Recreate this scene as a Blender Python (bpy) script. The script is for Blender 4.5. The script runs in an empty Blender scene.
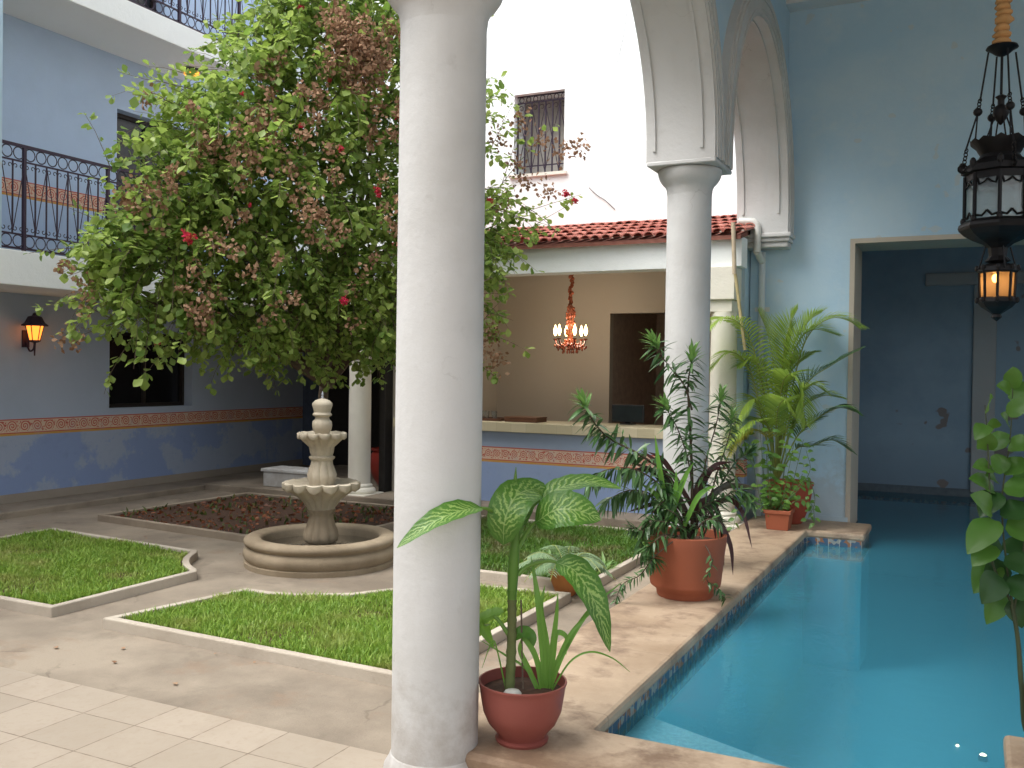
import bpy, bmesh, math, random
import numpy as np
from mathutils import Vector, Matrix
R = math.radians
random.seed(7); RNG = np.random.default_rng(7)
sc = bpy.context.scene

# ------------------------------------------------------------------ camera, world, sun, exposure
CAM_H = 1.70
cd = bpy.data.cameras.new("camera"); cd.sensor_width = 36.0; cd.lens = 36.0*940/1024
cd.clip_start = .05; cd.clip_end = 400
cam = bpy.data.objects.new("camera", cd); sc.collection.objects.link(cam)
CAM_M = Matrix.Rotation(R(26), 3, 'Z') @ Matrix.Rotation(R(90-.8), 3, 'X') @ Matrix.Rotation(R(.8), 3, 'Z')
cam.matrix_world = Matrix.Translation((0, 0, CAM_H)) @ CAM_M.to_4x4()
sc.camera = cam
SUN_EL, SUN_AZ = R(60), R(228)          # azimuth clockwise from +Y
w = bpy.data.worlds.new("World"); sc.world = w; w.use_nodes = True
nt = w.node_tree; nt.nodes.clear()
sky = nt.nodes.new('ShaderNodeTexSky'); sky.sky_type = 'NISHITA'; sky.sun_disc = False
sky.sun_elevation = SUN_EL; sky.sun_rotation = SUN_AZ; sky.dust_density = 4.0; sky.air_density = 1.0
hs = nt.nodes.new('ShaderNodeHueSaturation'); hs.inputs['Saturation'].default_value = .28   # cloud cover greys the blue out
bg = nt.nodes.new('ShaderNodeBackground'); bg.inputs['Strength'].default_value = .15
wo = nt.nodes.new('ShaderNodeOutputWorld')
nt.links.new(sky.outputs[0], hs.inputs['Color']); nt.links.new(hs.outputs[0], bg.inputs[0]); nt.links.new(bg.outputs[0], wo.inputs[0])
sl = bpy.data.lights.new("sun", 'SUN'); sl.energy = 1.2; sl.angle = R(60); sl.color = (1, .985, .94)
so = bpy.data.objects.new("sun", sl); sc.collection.objects.link(so)
sdir = Vector((math.sin(SUN_AZ)*math.cos(SUN_EL), math.cos(SUN_AZ)*math.cos(SUN_EL), math.sin(SUN_EL)))
so.rotation_euler = sdir.to_track_quat('Z', 'Y').to_euler(); so.location = (0, 0, 20)
sc.view_settings.view_transform = 'Standard'; sc.view_settings.look = 'None'
sc.view_settings.gamma = 1; sc.view_settings.exposure = 1.42; sc.view_settings.use_curve_mapping = False
sc.cycles.max_bounces = 10; sc.cycles.diffuse_bounces = 5; sc.cycles.transparent_max_bounces = 16
sc.cycles.caustics_reflective = False; sc.cycles.sample_clamp_indirect = 6
sc.cycles.use_denoising = True

# ------------------------------------------------------------------ helpers
def at(px, py, d):                     # a point of the place at depth d seen in direction (px, py): used to read positions
    v = CAM_M @ Vector(((px-512)/940*d, -(py-384)/940*d, -d)); return Vector((0, 0, CAM_H)) + v

class MB:
    def __init__(s): s.v = []; s.f = []; s.uv = {}
    def add(s, vs, fs, uv=None):
        o = len(s.v); s.v += [tuple(p) for p in vs]
        for i, f in enumerate(fs):
            if uv is not None: s.uv[len(s.f)] = [uv[k] for k in f]
            s.f.append(tuple(o+k for k in f))
    def box(s, x0, x1, y0, y1, z0, z1):
        s.add([(x0,y0,z0),(x1,y0,z0),(x1,y1,z0),(x0,y1,z0),(x0,y0,z1),(x1,y0,z1),(x1,y1,z1),(x0,y1,z1)],
              [(0,3,2,1),(4,5,6,7),(0,1,5,4),(1,2,6,5),(2,3,7,6),(3,0,4,7)])
    def lathe(s, prof, c=(0,0,0), n=32, mod=None, cap=True):
        vs = []; fs = []
        for j, (r, z) in enumerate(prof):
            for i in range(n):
                a = 2*math.pi*i/n; rr, zz = (r, z) if mod is None else mod(r, z, a, j)
                vs.append((c[0]+rr*math.cos(a), c[1]+rr*math.sin(a), c[2]+zz))
        for j in range(len(prof)-1):
            for i in range(n):
                k = (i+1) % n; fs.append((j*n+i, j*n+k, (j+1)*n+k, (j+1)*n+i))
        if cap:
            fs.append(tuple(range(n-1, -1, -1))); m = (len(prof)-1)*n; fs.append(tuple(range(m, m+n)))
        s.add(vs, fs)
    def tube(s, pts, r, n=6, cap=True, closed=False):
        pts = [Vector(p) for p in pts]; L = len(pts)
        rs = r if isinstance(r, (list, tuple)) else [r]*L
        vs = []; fs = []; prev = None
        for i, p in enumerate(pts):
            if closed: t = pts[(i+1) % L] - pts[i-1]
            else: t = pts[min(i+1, L-1)] - pts[max(i-1, 0)]
            if t.length < 1e-9: t = Vector((0, 0, 1))
            t.normalize()
            if prev is None:
                a = Vector((0, 0, 1)) if abs(t.z) < .9 else Vector((1, 0, 0)); u = t.cross(a).normalized()
            else:
                u = prev - t*prev.dot(t)
                u = u.normalized() if u.length > 1e-6 else t.orthogonal().normalized()
            prev = u; b = t.cross(u)
            for k in range(n):
                a = 2*math.pi*k/n; vs.append(p + (u*math.cos(a) + b*math.sin(a))*rs[i])
        m = L if closed else L-1
        for i in range(m):
            j = (i+1) % L
            for k in range(n):
                q = (k+1) % n; fs.append((i*n+k, i*n+q, j*n+q, j*n+k))
        if cap and not closed:
            fs.append(tuple(range(n-1, -1, -1))); fs.append(tuple(range((L-1)*n, L*n)))
        s.add(vs, fs)
    def prism(s, poly, z0, z1):
        n = len(poly); a = sum(poly[i][0]*poly[(i+1) % n][1]-poly[(i+1) % n][0]*poly[i][1] for i in range(n))
        if a < 0: poly = poly[::-1]
        s.add([(x, y, z0) for x, y in poly] + [(x, y, z1) for x, y in poly],
              [tuple(range(n-1, -1, -1)), tuple(range(n, 2*n))] + [(i, (i+1) % n, n+(i+1) % n, n+i) for i in range(n)])
    def ball(s, c, r, n=10, m=7, sz=1.0):
        s.lathe([(max(1e-4, r*math.sin(math.pi*j/m)), -r*sz*math.cos(math.pi*j/m)) for j in range(m+1)], c, n)
    def blade(s, pts, ws, nrm, fold=.0, across=2, wav=0.0):
        """leaf along centre-line pts with half-widths ws; nrm is the way its upper face looks; uv: u along, v across"""
        pts = [Vector(p) for p in pts]; L = len(pts); nrm = Vector(nrm).normalized(); vs = []; uv = []; fs = []
        for i, p in enumerate(pts):
            t = (pts[min(i+1, L-1)] - pts[max(i-1, 0)]).normalized()
            sd = t.cross(nrm)
            if sd.length < 1e-4: sd = t.orthogonal()
            sd.normalize(); nn = sd.cross(t)
            for k in range(-across, across+1):
                q = k/across
                vs.append(p + sd*(ws[i]*q) + nn*(abs(q)*ws[i]*fold + wav*ws[i]*abs(q)*math.sin(i*2.1+k)))
                uv.append((i/(L-1), .5+.5*q))
        W = 2*across+1
        for i in range(L-1):
            for k in range(2*across): fs.append((i*W+k, i*W+k+1, (i+1)*W+k+1, (i+1)*W+k))
        s.add(vs, fs, uv)
    def build(s, name, m, parent=None, smooth=None, bevel=0, loc=None):
        me = bpy.data.meshes.new(name); me.from_pydata(s.v, [], s.f); me.update()
        if s.uv:
            ul = me.uv_layers.new(name="UVMap")
            for p in me.polygons:
                if p.index in s.uv:
                    for li, q in zip(p.loop_indices, s.uv[p.index]): ul.data[li].uv = q
        return link(name, me, m, parent, smooth, bevel)

def link(name, me, m, parent=None, smooth=None, bevel=0):
    me.materials.append(m)
    if smooth is not None:
        me.polygons.foreach_set('use_smooth', [True]*len(me.polygons))
        if smooth < 180:
            bm = bmesh.new(); bm.from_mesh(me); lim = R(smooth)
            for e in bm.edges:
                if len(e.link_faces) == 2 and e.calc_face_angle(0) > lim: e.smooth = False
            bm.to_mesh(me); bm.free()
    o = bpy.data.objects.new(name, me); sc.collection.objects.link(o)
    if parent is not None:
        o.parent = parent
        o.matrix_parent_inverse = root_inv(parent)
    if bevel:
        b = o.modifiers.new('bevel', 'BEVEL'); b.width = bevel; b.segments = 2; b.limit_method = 'ANGLE'; b.angle_limit = R(35)
    return o
def root_inv(o):
    m = Matrix.Identity(4)
    while o is not None:
        m = o_local(o) @ m; o = o.parent
    return m.inverted()
def o_local(o):
    return o.matrix_parent_inverse @ Matrix.LocRotScale(o.location, o.rotation_euler, o.scale) if o.parent else Matrix.LocRotScale(o.location, o.rotation_euler, o.scale)
def tag(o, label=None, cat=None, group=None, kind=None):
    if label: o['label'] = label
    if cat: o['category'] = cat
    if group: o['group'] = group
    if kind: o['kind'] = kind
    return o
def thing(name, loc, label, cat, group=None):
    o = bpy.data.objects.new(name, None); o.empty_display_size = .1; o.location = loc
    sc.collection.objects.link(o); return tag(o, label, cat, group)
def struct(name, mb, m, smooth=None, bevel=0): return tag(mb.build(name, m, None, smooth, bevel), kind='structure')
def bez(a, b, c, n):
    a, b, c = Vector(a), Vector(b), Vector(c)
    return [a*(1-t)**2 + b*2*t*(1-t) + c*t*t for t in [i/n for i in range(n+1)]]
def spline(pts, n):
    P = [Vector(p) for p in pts]; P = [P[0]*2-P[1]] + P + [P[-1]*2-P[-2]]; out = []
    for i in range(1, len(P)-2):
        for k in range(n):
            t = k/n; p0, p1, p2, p3 = P[i-1:i+3]
            out.append(.5*((2*p1)+(p2-p0)*t+(2*p0-5*p1+4*p2-p3)*t*t+(3*p1-p0-3*p2+p3)*t**3))
    return out + [P[-2]]

# ------------------------------------------------------------------ materials
class NT:
    def __init__(s, name):
        s.m = bpy.data.materials.new(name); s.m.use_nodes = True; s.t = s.m.node_tree
        s.t.nodes.clear(); s.out = s.n('ShaderNodeOutputMaterial')
    def n(s, k, **kw):
        q = s.t.nodes.new(k)
        for a, b in kw.items(): setattr(q, a, b)
        return q
    def set(s, q, i, v):
        if isinstance(v, bpy.types.NodeSocket): s.t.links.new(v, q.inputs[i])
        elif v is not None:
            if isinstance(v, (tuple, list)) and len(v) == 3 and q.inputs[i].type == 'RGBA': v = (*v, 1)
            q.inputs[i].default_value = v
    def math(s, op, a, b=None, c=None, clamp=False):
        q = s.n('ShaderNodeMath', operation=op, use_clamp=clamp); s.set(q, 0, a); s.set(q, 1, b); s.set(q, 2, c); return q.outputs[0]
    def mix(s, f, a, b, blend='MIX'):
        q = s.n('ShaderNodeMix', data_type='RGBA', blend_type=blend); s.set(q, 0, f); s.set(q, 6, a); s.set(q, 7, b); return q.outputs[2]
    def pos(s): return s.n('ShaderNodeNewGeometry').outputs['Position']
    def noise(s, scale, detail=4, rough=.55, vec=None, dist=0.0, stretch=None):
        v = vec or s.pos()
        if stretch:
            mp = s.n('ShaderNodeMapping'); mp.inputs['Scale'].default_value = stretch; s.t.links.new(v, mp.inputs[0]); v = mp.outputs[0]
        q = s.n('ShaderNodeTexNoise'); q.inputs['Scale'].default_value = scale; q.inputs['Detail'].default_value = detail
        q.inputs['Roughness'].default_value = rough; q.inputs['Distortion'].default_value = dist; s.t.links.new(v, q.inputs['Vector']); return q.outputs[0]
    def ramp(s, v, a, b):
        q = s.n('ShaderNodeMapRange', clamp=True); s.set(q, 0, v); q.inputs[1].default_value = a; q.inputs[2].default_value = b; return q.outputs[0]
    def bump(s, h, strength=.3, dist=.01):
        q = s.n('ShaderNodeBump'); q.inputs['Strength'].default_value = strength; q.inputs['Distance'].default_value = dist; s.t.links.new(h, q.inputs['Height']); return q.outputs[0]
    def pbr(s, col, rough=.7, normal=None, metal=0, spec=.3, **kw):
        q = s.n('ShaderNodeBsdfPrincipled'); s.set(q, 'Base Color', col); s.set(q, 'Roughness', rough); s.set(q, 'Metallic', metal)
        s.set(q, 'Specular IOR Level', spec)
        if normal is not None: s.t.links.new(normal, q.inputs['Normal'])
        for k, v in kw.items(): s.set(q, k.replace('_', ' '), v)
        return q.outputs[0]
    def done(s, sh): s.t.links.new(sh, s.out.inputs[0]); return s.m
    def xyz(s, v=None):
        q = s.n('ShaderNodeSeparateXYZ'); s.t.links.new(v or s.pos(), q.inputs[0]); return q.outputs

def cracks(t, scale, width, mask_lo):
    v = t.n('ShaderNodeTexVoronoi', feature='DISTANCE_TO_EDGE'); v.inputs['Scale'].default_value = scale
    wv = t.n('ShaderNodeVectorMath', operation='ADD'); q = t.n('ShaderNodeTexNoise'); q.inputs['Scale'].default_value = 3.5; q.inputs['Detail'].default_value = 5
    sc_ = t.n('ShaderNodeVectorMath', operation='SCALE'); sc_.inputs['Scale'].default_value = .45; t.t.links.new(t.pos(), q.inputs['Vector']); t.t.links.new(q.outputs['Color'], sc_.inputs[0])
    t.t.links.new(t.pos(), wv.inputs[0]); t.t.links.new(sc_.outputs[0], wv.inputs[1]); t.t.links.new(wv.outputs[0], v.inputs['Vector'])
    line = t.math('SUBTRACT', 1.0, t.ramp(v.outputs['Distance'], width*.3, width)); return t.math('MULTIPLY', line, t.ramp(t.noise(1.3, 3), mask_lo, mask_lo+.06))
def plaster(name, col, stain, amt=.35, rough=.8, bump=.25, streak=.0, fine=60, aged=False):
    t = NT(name); big = t.noise(1.1, 6, .6); c = t.mix(t.math('MULTIPLY', t.ramp(big, .42, .72), amt), col, stain)
    if streak:
        st = t.noise(3.0, 5, .6, stretch=(1, 1, .12)); c = t.mix(t.math('MULTIPLY', t.ramp(st, .55, .8), streak), c, stain)
    sp = t.noise(9, 5, .7); c = t.mix(t.math('MULTIPLY', t.ramp(sp, .62, .78), amt*.8), c, stain)
    if aged:     # hairline cracks, grey repairs and mud splashed up from the floor
        c = t.mix(t.math('MULTIPLY', cracks(t, 1.3, .005, .54), .3), c, (.22, .20, .18))
        c = t.mix(t.math('MULTIPLY', t.ramp(t.noise(2.3, 2, .4, dist=.8), .66, .68), .35), c, (.50, .50, .49))
        X = t.xyz(); dirt = t.math('SUBTRACT', t.math('ADD', t.noise(7, 6, .7), .25), t.math('MULTIPLY', X[2], .75)); c = t.mix(t.math('MULTIPLY', t.ramp(dirt, .42, .78), .5), c, (.24, .19, .145))
    h = t.math('ADD', t.math('ADD', t.noise(fine, 5, .7), t.math('MULTIPLY', t.noise(6, 3), 2.2)), t.math('MULTIPLY', t.noise(16, 2), .8))
    return t.done(t.pbr(c, rough, t.bump(h, bump, .012)))
def simple(name, col, rough=.5, metal=0, var=.25, spec=.4, vs=14, bump=.1):
    t = NT(name); dark = tuple(x*(1-var) for x in col); n = t.noise(vs, 4)
    return t.done(t.pbr(t.mix(t.ramp(n, .3, .7), dark, col), rough, t.bump(t.noise(vs*4, 3), bump, .004), metal, spec))
def emit(name, col, st):
    t = NT(name); e = t.n('ShaderNodeEmission'); t.set(e, 0, col); t.set(e, 1, st); return t.done(e.outputs[0])
def leafmat(name, c1, c2, c3=None, trans=.3, rough=.45, spec=.35):
    t = NT(name); g = t.n('ShaderNodeNewGeometry'); r = g.outputs['Random Per Island']
    c = t.mix(r, c1, c2)
    if c3: c = t.mix(t.ramp(t.noise(2.2, 3), .5, .68), c, c3)
    tr = t.n('ShaderNodeBsdfTranslucent'); t.set(tr, 0, t.mix(.5, c, (.25, .4, .05), 'SCREEN') if trans > .28 else c)
    mx = t.n('ShaderNodeMixShader'); mx.inputs[0].default_value = trans
    t.t.links.new(t.pbr(c, rough, spec=spec), mx.inputs[1]); t.t.links.new(tr.outputs[0], mx.inputs[2])
    return t.done(mx.outputs[0])

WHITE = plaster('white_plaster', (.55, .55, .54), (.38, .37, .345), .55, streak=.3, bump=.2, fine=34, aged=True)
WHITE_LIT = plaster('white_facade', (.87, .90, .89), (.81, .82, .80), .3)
CREAM = plaster('cream_plaster', (.76, .73, .64), (.48, .44, .36), .35, streak=.2)
def bluewall():
    t = NT('pale_blue_plaster'); n = t.noise(.9, 7, .65); m = t.noise(3.5, 6, .7); f = t.noise(13, 5, .7); X = t.xyz()
    c = t.mix(t.ramp(n, .35, .65), (.39, .57, .71), (.49, .635, .73))
    c = t.mix(t.math('MULTIPLY', t.ramp(m, .56, .70), .35), c, (.58, .66, .70))
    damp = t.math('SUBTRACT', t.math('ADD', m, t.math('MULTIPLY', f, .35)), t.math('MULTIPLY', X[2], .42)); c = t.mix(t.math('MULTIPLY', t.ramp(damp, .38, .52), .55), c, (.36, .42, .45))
    c = t.mix(t.math('MULTIPLY', t.ramp(t.noise(5, 3, .4), .70, .715), .6), c, (.52, .55, .55))
    st = t.noise(2.6, 5, .6, stretch=(1, 1, .1)); c = t.mix(t.math('MULTIPLY', t.ramp(st, .58, .8), .3), c, (.34, .45, .53))
    return t.done(t.pbr(c, .8, t.bump(t.math('ADD', f, t.math('MULTIPLY', m, 2.0)), .2, .012)))
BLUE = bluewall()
BLUE_DEEP = plaster('deep_blue_plaster', (.17, .29, .44), (.13, .21, .33), .5, bump=.2, streak=.2)
TAN = plaster('tan_plaster', (.50, .45, .385), (.43, .38, .32), .3, bump=.1)
DARK = simple('dark_room', (.03, .027, .025), .9)
CEIL = plaster('ceiling_plaster', (.68, .68, .68), (.55, .55, .54), .2, bump=.1)

def facade_mat(name, along, z0, z1, up, low, per, patch):
    """two-tone wall with a stencilled scroll band between z0 and z1; 'along' is the axis the band runs on"""
    t = NT(name); X = t.xyz(); a = X[along]; z = X[2]
    nz = t.noise(1.3, 6, .62); nf = t.noise(7, 5, .65)
    cu = t.mix(t.math('MULTIPLY', t.ramp(nz, .45, .7), .4), up, tuple(x*.82 for x in up))
    cl = t.mix(t.math('MULTIPLY', t.ramp(t.math('ADD', nz, t.math('MULTIPLY', nf, .15)), .57, .62), .75), low, patch)
    cl = t.mix(t.math('MULTIPLY', t.ramp(nf, .55, .75), .3), cl, tuple(x*.7 for x in low))
    c = t.mix(t.math('GREATER_THAN', z, z0), cl, cu)
    h = z1-z0
    # band: yellow rule, red rule, cream field with scrolls, red rule
    q = t.math('DIVIDE', t.math('SUBTRACT', z, z0), h)
    field = t.mix(.5, (.62, .45, .33), (.66, .5, .38))
    u = t.math('SUBTRACT', t.math('FRACT', t.math('DIVIDE', a, per)), .5)
    cell = t.math('FLOOR', t.math('DIVIDE', a, per))
    flip = t.math('SUBTRACT', t.math('MULTIPLY', t.math('MODULO', t.math('ABSOLUTE', cell), 2.0), 2.0), 1.0)
    v = t.math('DIVIDE', t.math('SUBTRACT', q, .56), 1.0)
    v2 = t.math('MULTIPLY', v, h/per)
    u2 = t.math('MULTIPLY', u, flip)
    r = t.math('SQRT', t.math('ADD', t.math('MULTIPLY', u2, u2), t.math('MULTIPLY', v2, v2)))
    an = t.math('ARCTAN2', v2, u2)
    sp = t.math('SINE', t.math('ADD', an, t.math('MULTIPLY', r, 36.0)))
    scroll = t.math('MULTIPLY', t.math('GREATER_THAN', sp, .15), t.math('LESS_THAN', r, .40))
    leafy = t.math('MULTIPLY', t.math('GREATER_THAN', t.noise(55, 2), .56), t.math('GREATER_THAN', r, .40))
    pat = t.math('MAXIMUM', scroll, leafy)
    inside = t.math('MULTIPLY', t.math('GREATER_THAN', q, .24), t.math('LESS_THAN', q, .88))
    pat = t.math('MULTIPLY', pat, inside)
    RED, YEL = (.48, .10, .07), (.55, .30, .08)
    b = t.mix(pat, field, RED)
    b = t.mix(t.math('GREATER_THAN', q, .93), b, RED)
    b = t.mix(t.math('LESS_THAN', q, .19), b, RED)
    b = t.mix(t.math('LESS_THAN', q, .13), b, YEL)
    b = t.mix(t.math('MULTIPLY', t.ramp(nf, .5, .8), .35), b, tuple(x*.8 for x in up))
    inb = t.math('MULTIPLY', t.math('GREATER_THAN', z, z0), t.math('LESS_THAN', z, z1))
    c = t.mix(inb, c, b)
    hh = t.math('ADD', t.noise(50, 5, .7), t.math('MULTIPLY', t.noise(6, 3), 1.5))
    return t.done(t.pbr(c, .8, t.bump(hh, .25, .01)))

LEFT_LOW = facade_mat('left_wall_paint', 1, .855, 1.05, (.42, .49, .62), (.25, .33, .54), .165, (.38, .43, .52))
LEFT_UP = facade_mat('left_upper_paint', 1, 3.66, 3.86, (.44, .56, .74), (.42, .55, .76), .165, (.42, .54, .72))
BAR_FRONT = facade_mat('bar_front_paint', 0, .575, .765, (.33, .40, .52), (.28, .37, .58), .12, (.30, .39, .58))

def concrete():
    t = NT('worn_concrete'); b = t.noise(.9, 7, .62); f = t.noise(14, 6, .7); m = t.noise(3.3, 5, .6, dist=.6)
    c = t.mix(t.ramp(b, .38, .62), (.19, .155, .118), (.33, .275, .21))
    c = t.mix(t.math('MULTIPLY', t.ramp(m, .54, .68), .4), c, (.15, .125, .095))
    c = t.mix(t.math('MULTIPLY', t.ramp(f, .6, .75), .25), c, (.36, .31, .25))
    mu = t.noise(1.7, 5, .7); c = t.mix(t.math('MULTIPLY', t.ramp(mu, .58, .66), .35), c, (.26, .17, .11))
    c = t.mix(t.math('MULTIPLY', cracks(t, .55, .008, .50), .4), c, (.09, .07, .05)); gr = t.noise(70, 4, .75); c = t.mix(t.math('MULTIPLY', t.ramp(gr, .55, .75), .35), c, (.13, .105, .08))
    return t.done(t.pbr(c, t.math('ADD', .5, t.math('MULTIPLY', b, .4)), t.bump(t.math('ADD', f, gr), .3, .008)))
CONC = concrete()
def tiles():
    t = NT('patio_tiles'); X = t.xyz(); TX, TY = .345, .335
    def edge(a, o, s, w):
        fr = t.math('FRACT', t.math('DIVIDE', t.math('SUBTRACT', a, o), s))
        d = t.math('MULTIPLY', t.math('MINIMUM', fr, t.math('SUBTRACT', 1.0, fr)), s); return d
    wob = t.math('MULTIPLY', t.math('SUBTRACT', t.noise(20, 3), .5), .006)
    dx = edge(X[0], -3.51, TX, 0); dy = edge(X[1], 3.46-.27, TY, 0); d = t.math('ADD', t.math('MINIMUM', dx, dy), wob)
    g = t.math('SUBTRACT', 1.0, t.ramp(d, .0012, .0038))
    idx = t.math('FLOOR', t.math('DIVIDE', t.math('ADD', X[0], 3.51), TX)); idy = t.math('FLOOR', t.math('DIVIDE', t.math('SUBTRACT', X[1], 3.19), TY))
    cmb = t.n('ShaderNodeCombineXYZ'); t.set(cmb, 0, idx); t.set(cmb, 1, idy)
    wn = t.n('ShaderNodeTexWhiteNoise'); t.t.links.new(cmb.outputs[0], wn.inputs[0])
    c = t.mix(wn.outputs[0], (.33, .28, .22), (.41, .345, .275))
    c = t.mix(t.math('MULTIPLY', t.ramp(t.noise(2.6, 6, .65), .45, .7), .55), c, (.30, .245, .185))
    c = t.mix(t.math('MULTIPLY', t.ramp(t.noise(26, 5, .7), .52, .7), .5), c, (.30, .24, .175))
    c = t.mix(t.math('MULTIPLY', g, .95), c, (.16, .12, .085))
    return t.done(t.pbr(c, .5, t.bump(t.math('SUBTRACT', t.noise(30, 4), t.math('MULTIPLY', g, 2.0)), .3, .004)))
TILES = tiles()
def deckmat():
    t = NT('stained_coping_stone'); b = t.noise(1.6, 7, .62, dist=.4); f = t.noise(22, 5, .7); m = t.noise(4.2, 6, .65)
    c = t.mix(t.ramp(b, .32, .68), (.31, .22, .145), (.50, .385, .275))
    c = t.mix(t.math('MULTIPLY', t.ramp(m, .50, .66), .75), c, (.18, .12, .085))
    c = t.mix(t.math('MULTIPLY', t.ramp(f, .58, .75), .3), c, (.62, .50, .39))
    X = t.xyz(); dirt = t.math('SUBTRACT', t.math('ADD', t.noise(5, 6, .7), t.math('MULTIPLY', m, .6)), t.math('MULTIPLY', t.math('SUBTRACT', X[1], 3.4), .55)); c = t.mix(t.math('MULTIPLY', t.ramp(dirt, .50, .80), .7), c, (.17, .105, .065))   # mud splashed on the near coping
    fr = t.math('FRACT', t.math('DIVIDE', X[1], 1.02)); d = t.math('MINIMUM', fr, t.math('SUBTRACT', 1.0, fr))
    c = t.mix(t.math('MULTIPLY', t.math('LESS_THAN', d, .004), .4), c, (.2, .15, .1))
    return t.done(t.pbr(c, t.math('ADD', .3, t.math('MULTIPLY', b, .5)), t.bump(t.math('ADD', f, t.math('MULTIPLY', m, 2.0)), .3, .008)))
DECK = deckmat()
KERB = plaster('kerb_cement', (.50, .44, .36), (.25, .20, .15), .75, streak=.35)
KERB_OLD = plaster('weathered_kerb', (.34, .28, .21), (.17, .13, .095), .75, streak=.35)
SOIL = simple('dark_soil', (.080, .040, .022), .95, var=.6, vs=30, bump=.6)
def poolmat():
    t = NT('pool_mosaic'); X = t.xyz(); S = .05
    def gr(a):
        fr = t.math('FRACT', t.math('DIVIDE', a, S)); return t.math('LESS_THAN', t.math('MINIMUM', fr, t.math('SUBTRACT', 1.0, fr)), .045)
    g = t.math('MAXIMUM', gr(X[0]), t.math('MAXIMUM', gr(X[1]), gr(X[2])))
    n = t.noise(1.2, 4); c = t.mix(n, (.20, .60, .78), (.26, .67, .83)); c = t.mix(t.math('MULTIPLY', g, .25), c, (.3, .6, .7))
    return t.done(t.pbr(c, .4))
POOL = poolmat()
STEP = simple('pale_step_mosaic', (.60, .72, .76), .4, vs=40)
def bandtile():
    t = NT('waterline_tiles'); v = t.n('ShaderNodeTexVoronoi'); v.inputs['Scale'].default_value = 26; t.t.links.new(t.pos(), v.inputs['Vector'])
    s = t.n('ShaderNodeSeparateColor'); t.t.links.new(v.outputs['Color'], s.inputs[0])
    c = t.mix(t.math('GREATER_THAN', s.outputs[0], .55), (.06, .11, .18), (.27, .29, .27)); c = t.mix(t.math('GREATER_THAN', s.outputs[1], .72), c, (.27, .13, .07))
    X = t.xyz()
    def gr(a):
        fr = t.math('FRACT', t.math('DIVIDE', a, .105)); return t.math('LESS_THAN', t.math('MINIMUM', fr, t.math('SUBTRACT', 1.0, fr)), .03)
    c = t.mix(t.math('MAXIMUM', gr(X[0]), gr(X[1])), c, (.4, .38, .33))
    return t.done(t.pbr(c, .2, spec=.5))
BAND = bandtile()
def water():
    t = NT('pool_water'); tr = t.n('ShaderNodeBsdfTransparent'); t.set(tr, 0, (.72, .94, .98))
    gl = t.n('ShaderNodeBsdfGlossy'); gl.inputs['Roughness'].default_value = .02
    nrm = t.bump(t.noise(5.5, 4, .6), .22, .02); t.t.links.new(nrm, gl.inputs['Normal'])
    fr = t.n('ShaderNodeFresnel'); fr.inputs[0].default_value = 1.33; t.t.links.new(nrm, fr.inputs['Normal'])
    mx = t.n('ShaderNodeMixShader'); t.t.links.new(fr.outputs[0], mx.inputs[0]); df = t.n('ShaderNodeBsdfDiffuse'); t.set(df, 0, (.085, .42, .58)); mk = t.n('ShaderNodeMixShader'); mk.inputs[0].default_value = .38   # cloudy water
    t.t.links.new(tr.outputs[0], mk.inputs[1]); t.t.links.new(df.outputs[0], mk.inputs[2])
    t.t.links.new(mk.outputs[0], mx.inputs[1]); t.t.links.new(gl.outputs[0], mx.inputs[2])
    return t.done(mx.outputs[0])
WATER = water()
IRON = simple('black_iron', (.045, .028, .050), .45, .3, spec=.4)
LANTERN_IRON = simple('aged_dark_bronze', (.012, .011, .012), .5, .5)
STONE = plaster('cast_stone', (.55, .49, .38), (.22, .175, .12), .8, bump=.3, streak=.35)
STONE_WET = plaster('stained_basin_stone', (.36, .29, .20), (.16, .12, .075), .85, bump=.3, streak=.5)
TERRA = plaster('terracotta', (.34, .10, .05), (.25, .08, .045), .5, rough=.65, bump=.08)
TERRA_DULL = plaster('dusty_red_plastic', (.25, .07, .055), (.19, .06, .05), .4, rough=.45, bump=.03)
GLAZE = simple('dark_red_glaze', (.25, .03, .02), .3, vs=4)
def rooftile():
    t = NT('red_roof_tile'); g = t.n('ShaderNodeNewGeometry'); r = g.outputs['Random Per Island']
    c = t.mix(r, (.31, .085, .06), (.44, .16, .12)); c = t.mix(t.math('MULTIPLY', t.ramp(t.noise(9, 5, .7), .5, .7), .5), c, (.16, .06, .05))
    return t.done(t.pbr(c, .75, t.bump(t.noise(50, 4), .2, .005)))
ROOF = rooftile()
WOOD = simple('dark_wood', (.12, .05, .025), .5, vs=8)
BARK = plaster('grey_bark', (.16, .12, .085), (.07, .05, .035), .8, bump=.8)
BOUG = leafmat('bougainvillea_leaf', (.10, .19, .035), (.38, .48, .13), (.34, .45, .10), .42)
DRY = leafmat('dried_bract', (.23, .125, .075), (.42, .27, .17), None, .2, .8, .1)
REDFL = leafmat('red_bract', (.50, .01, .06), (.62, .03, .11), None, .3, .6, .1)
GRASS = leafmat('grass_blade', (.12, .25, .025), (.31, .44, .07), (.31, .34, .09), .3, .5)

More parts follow.
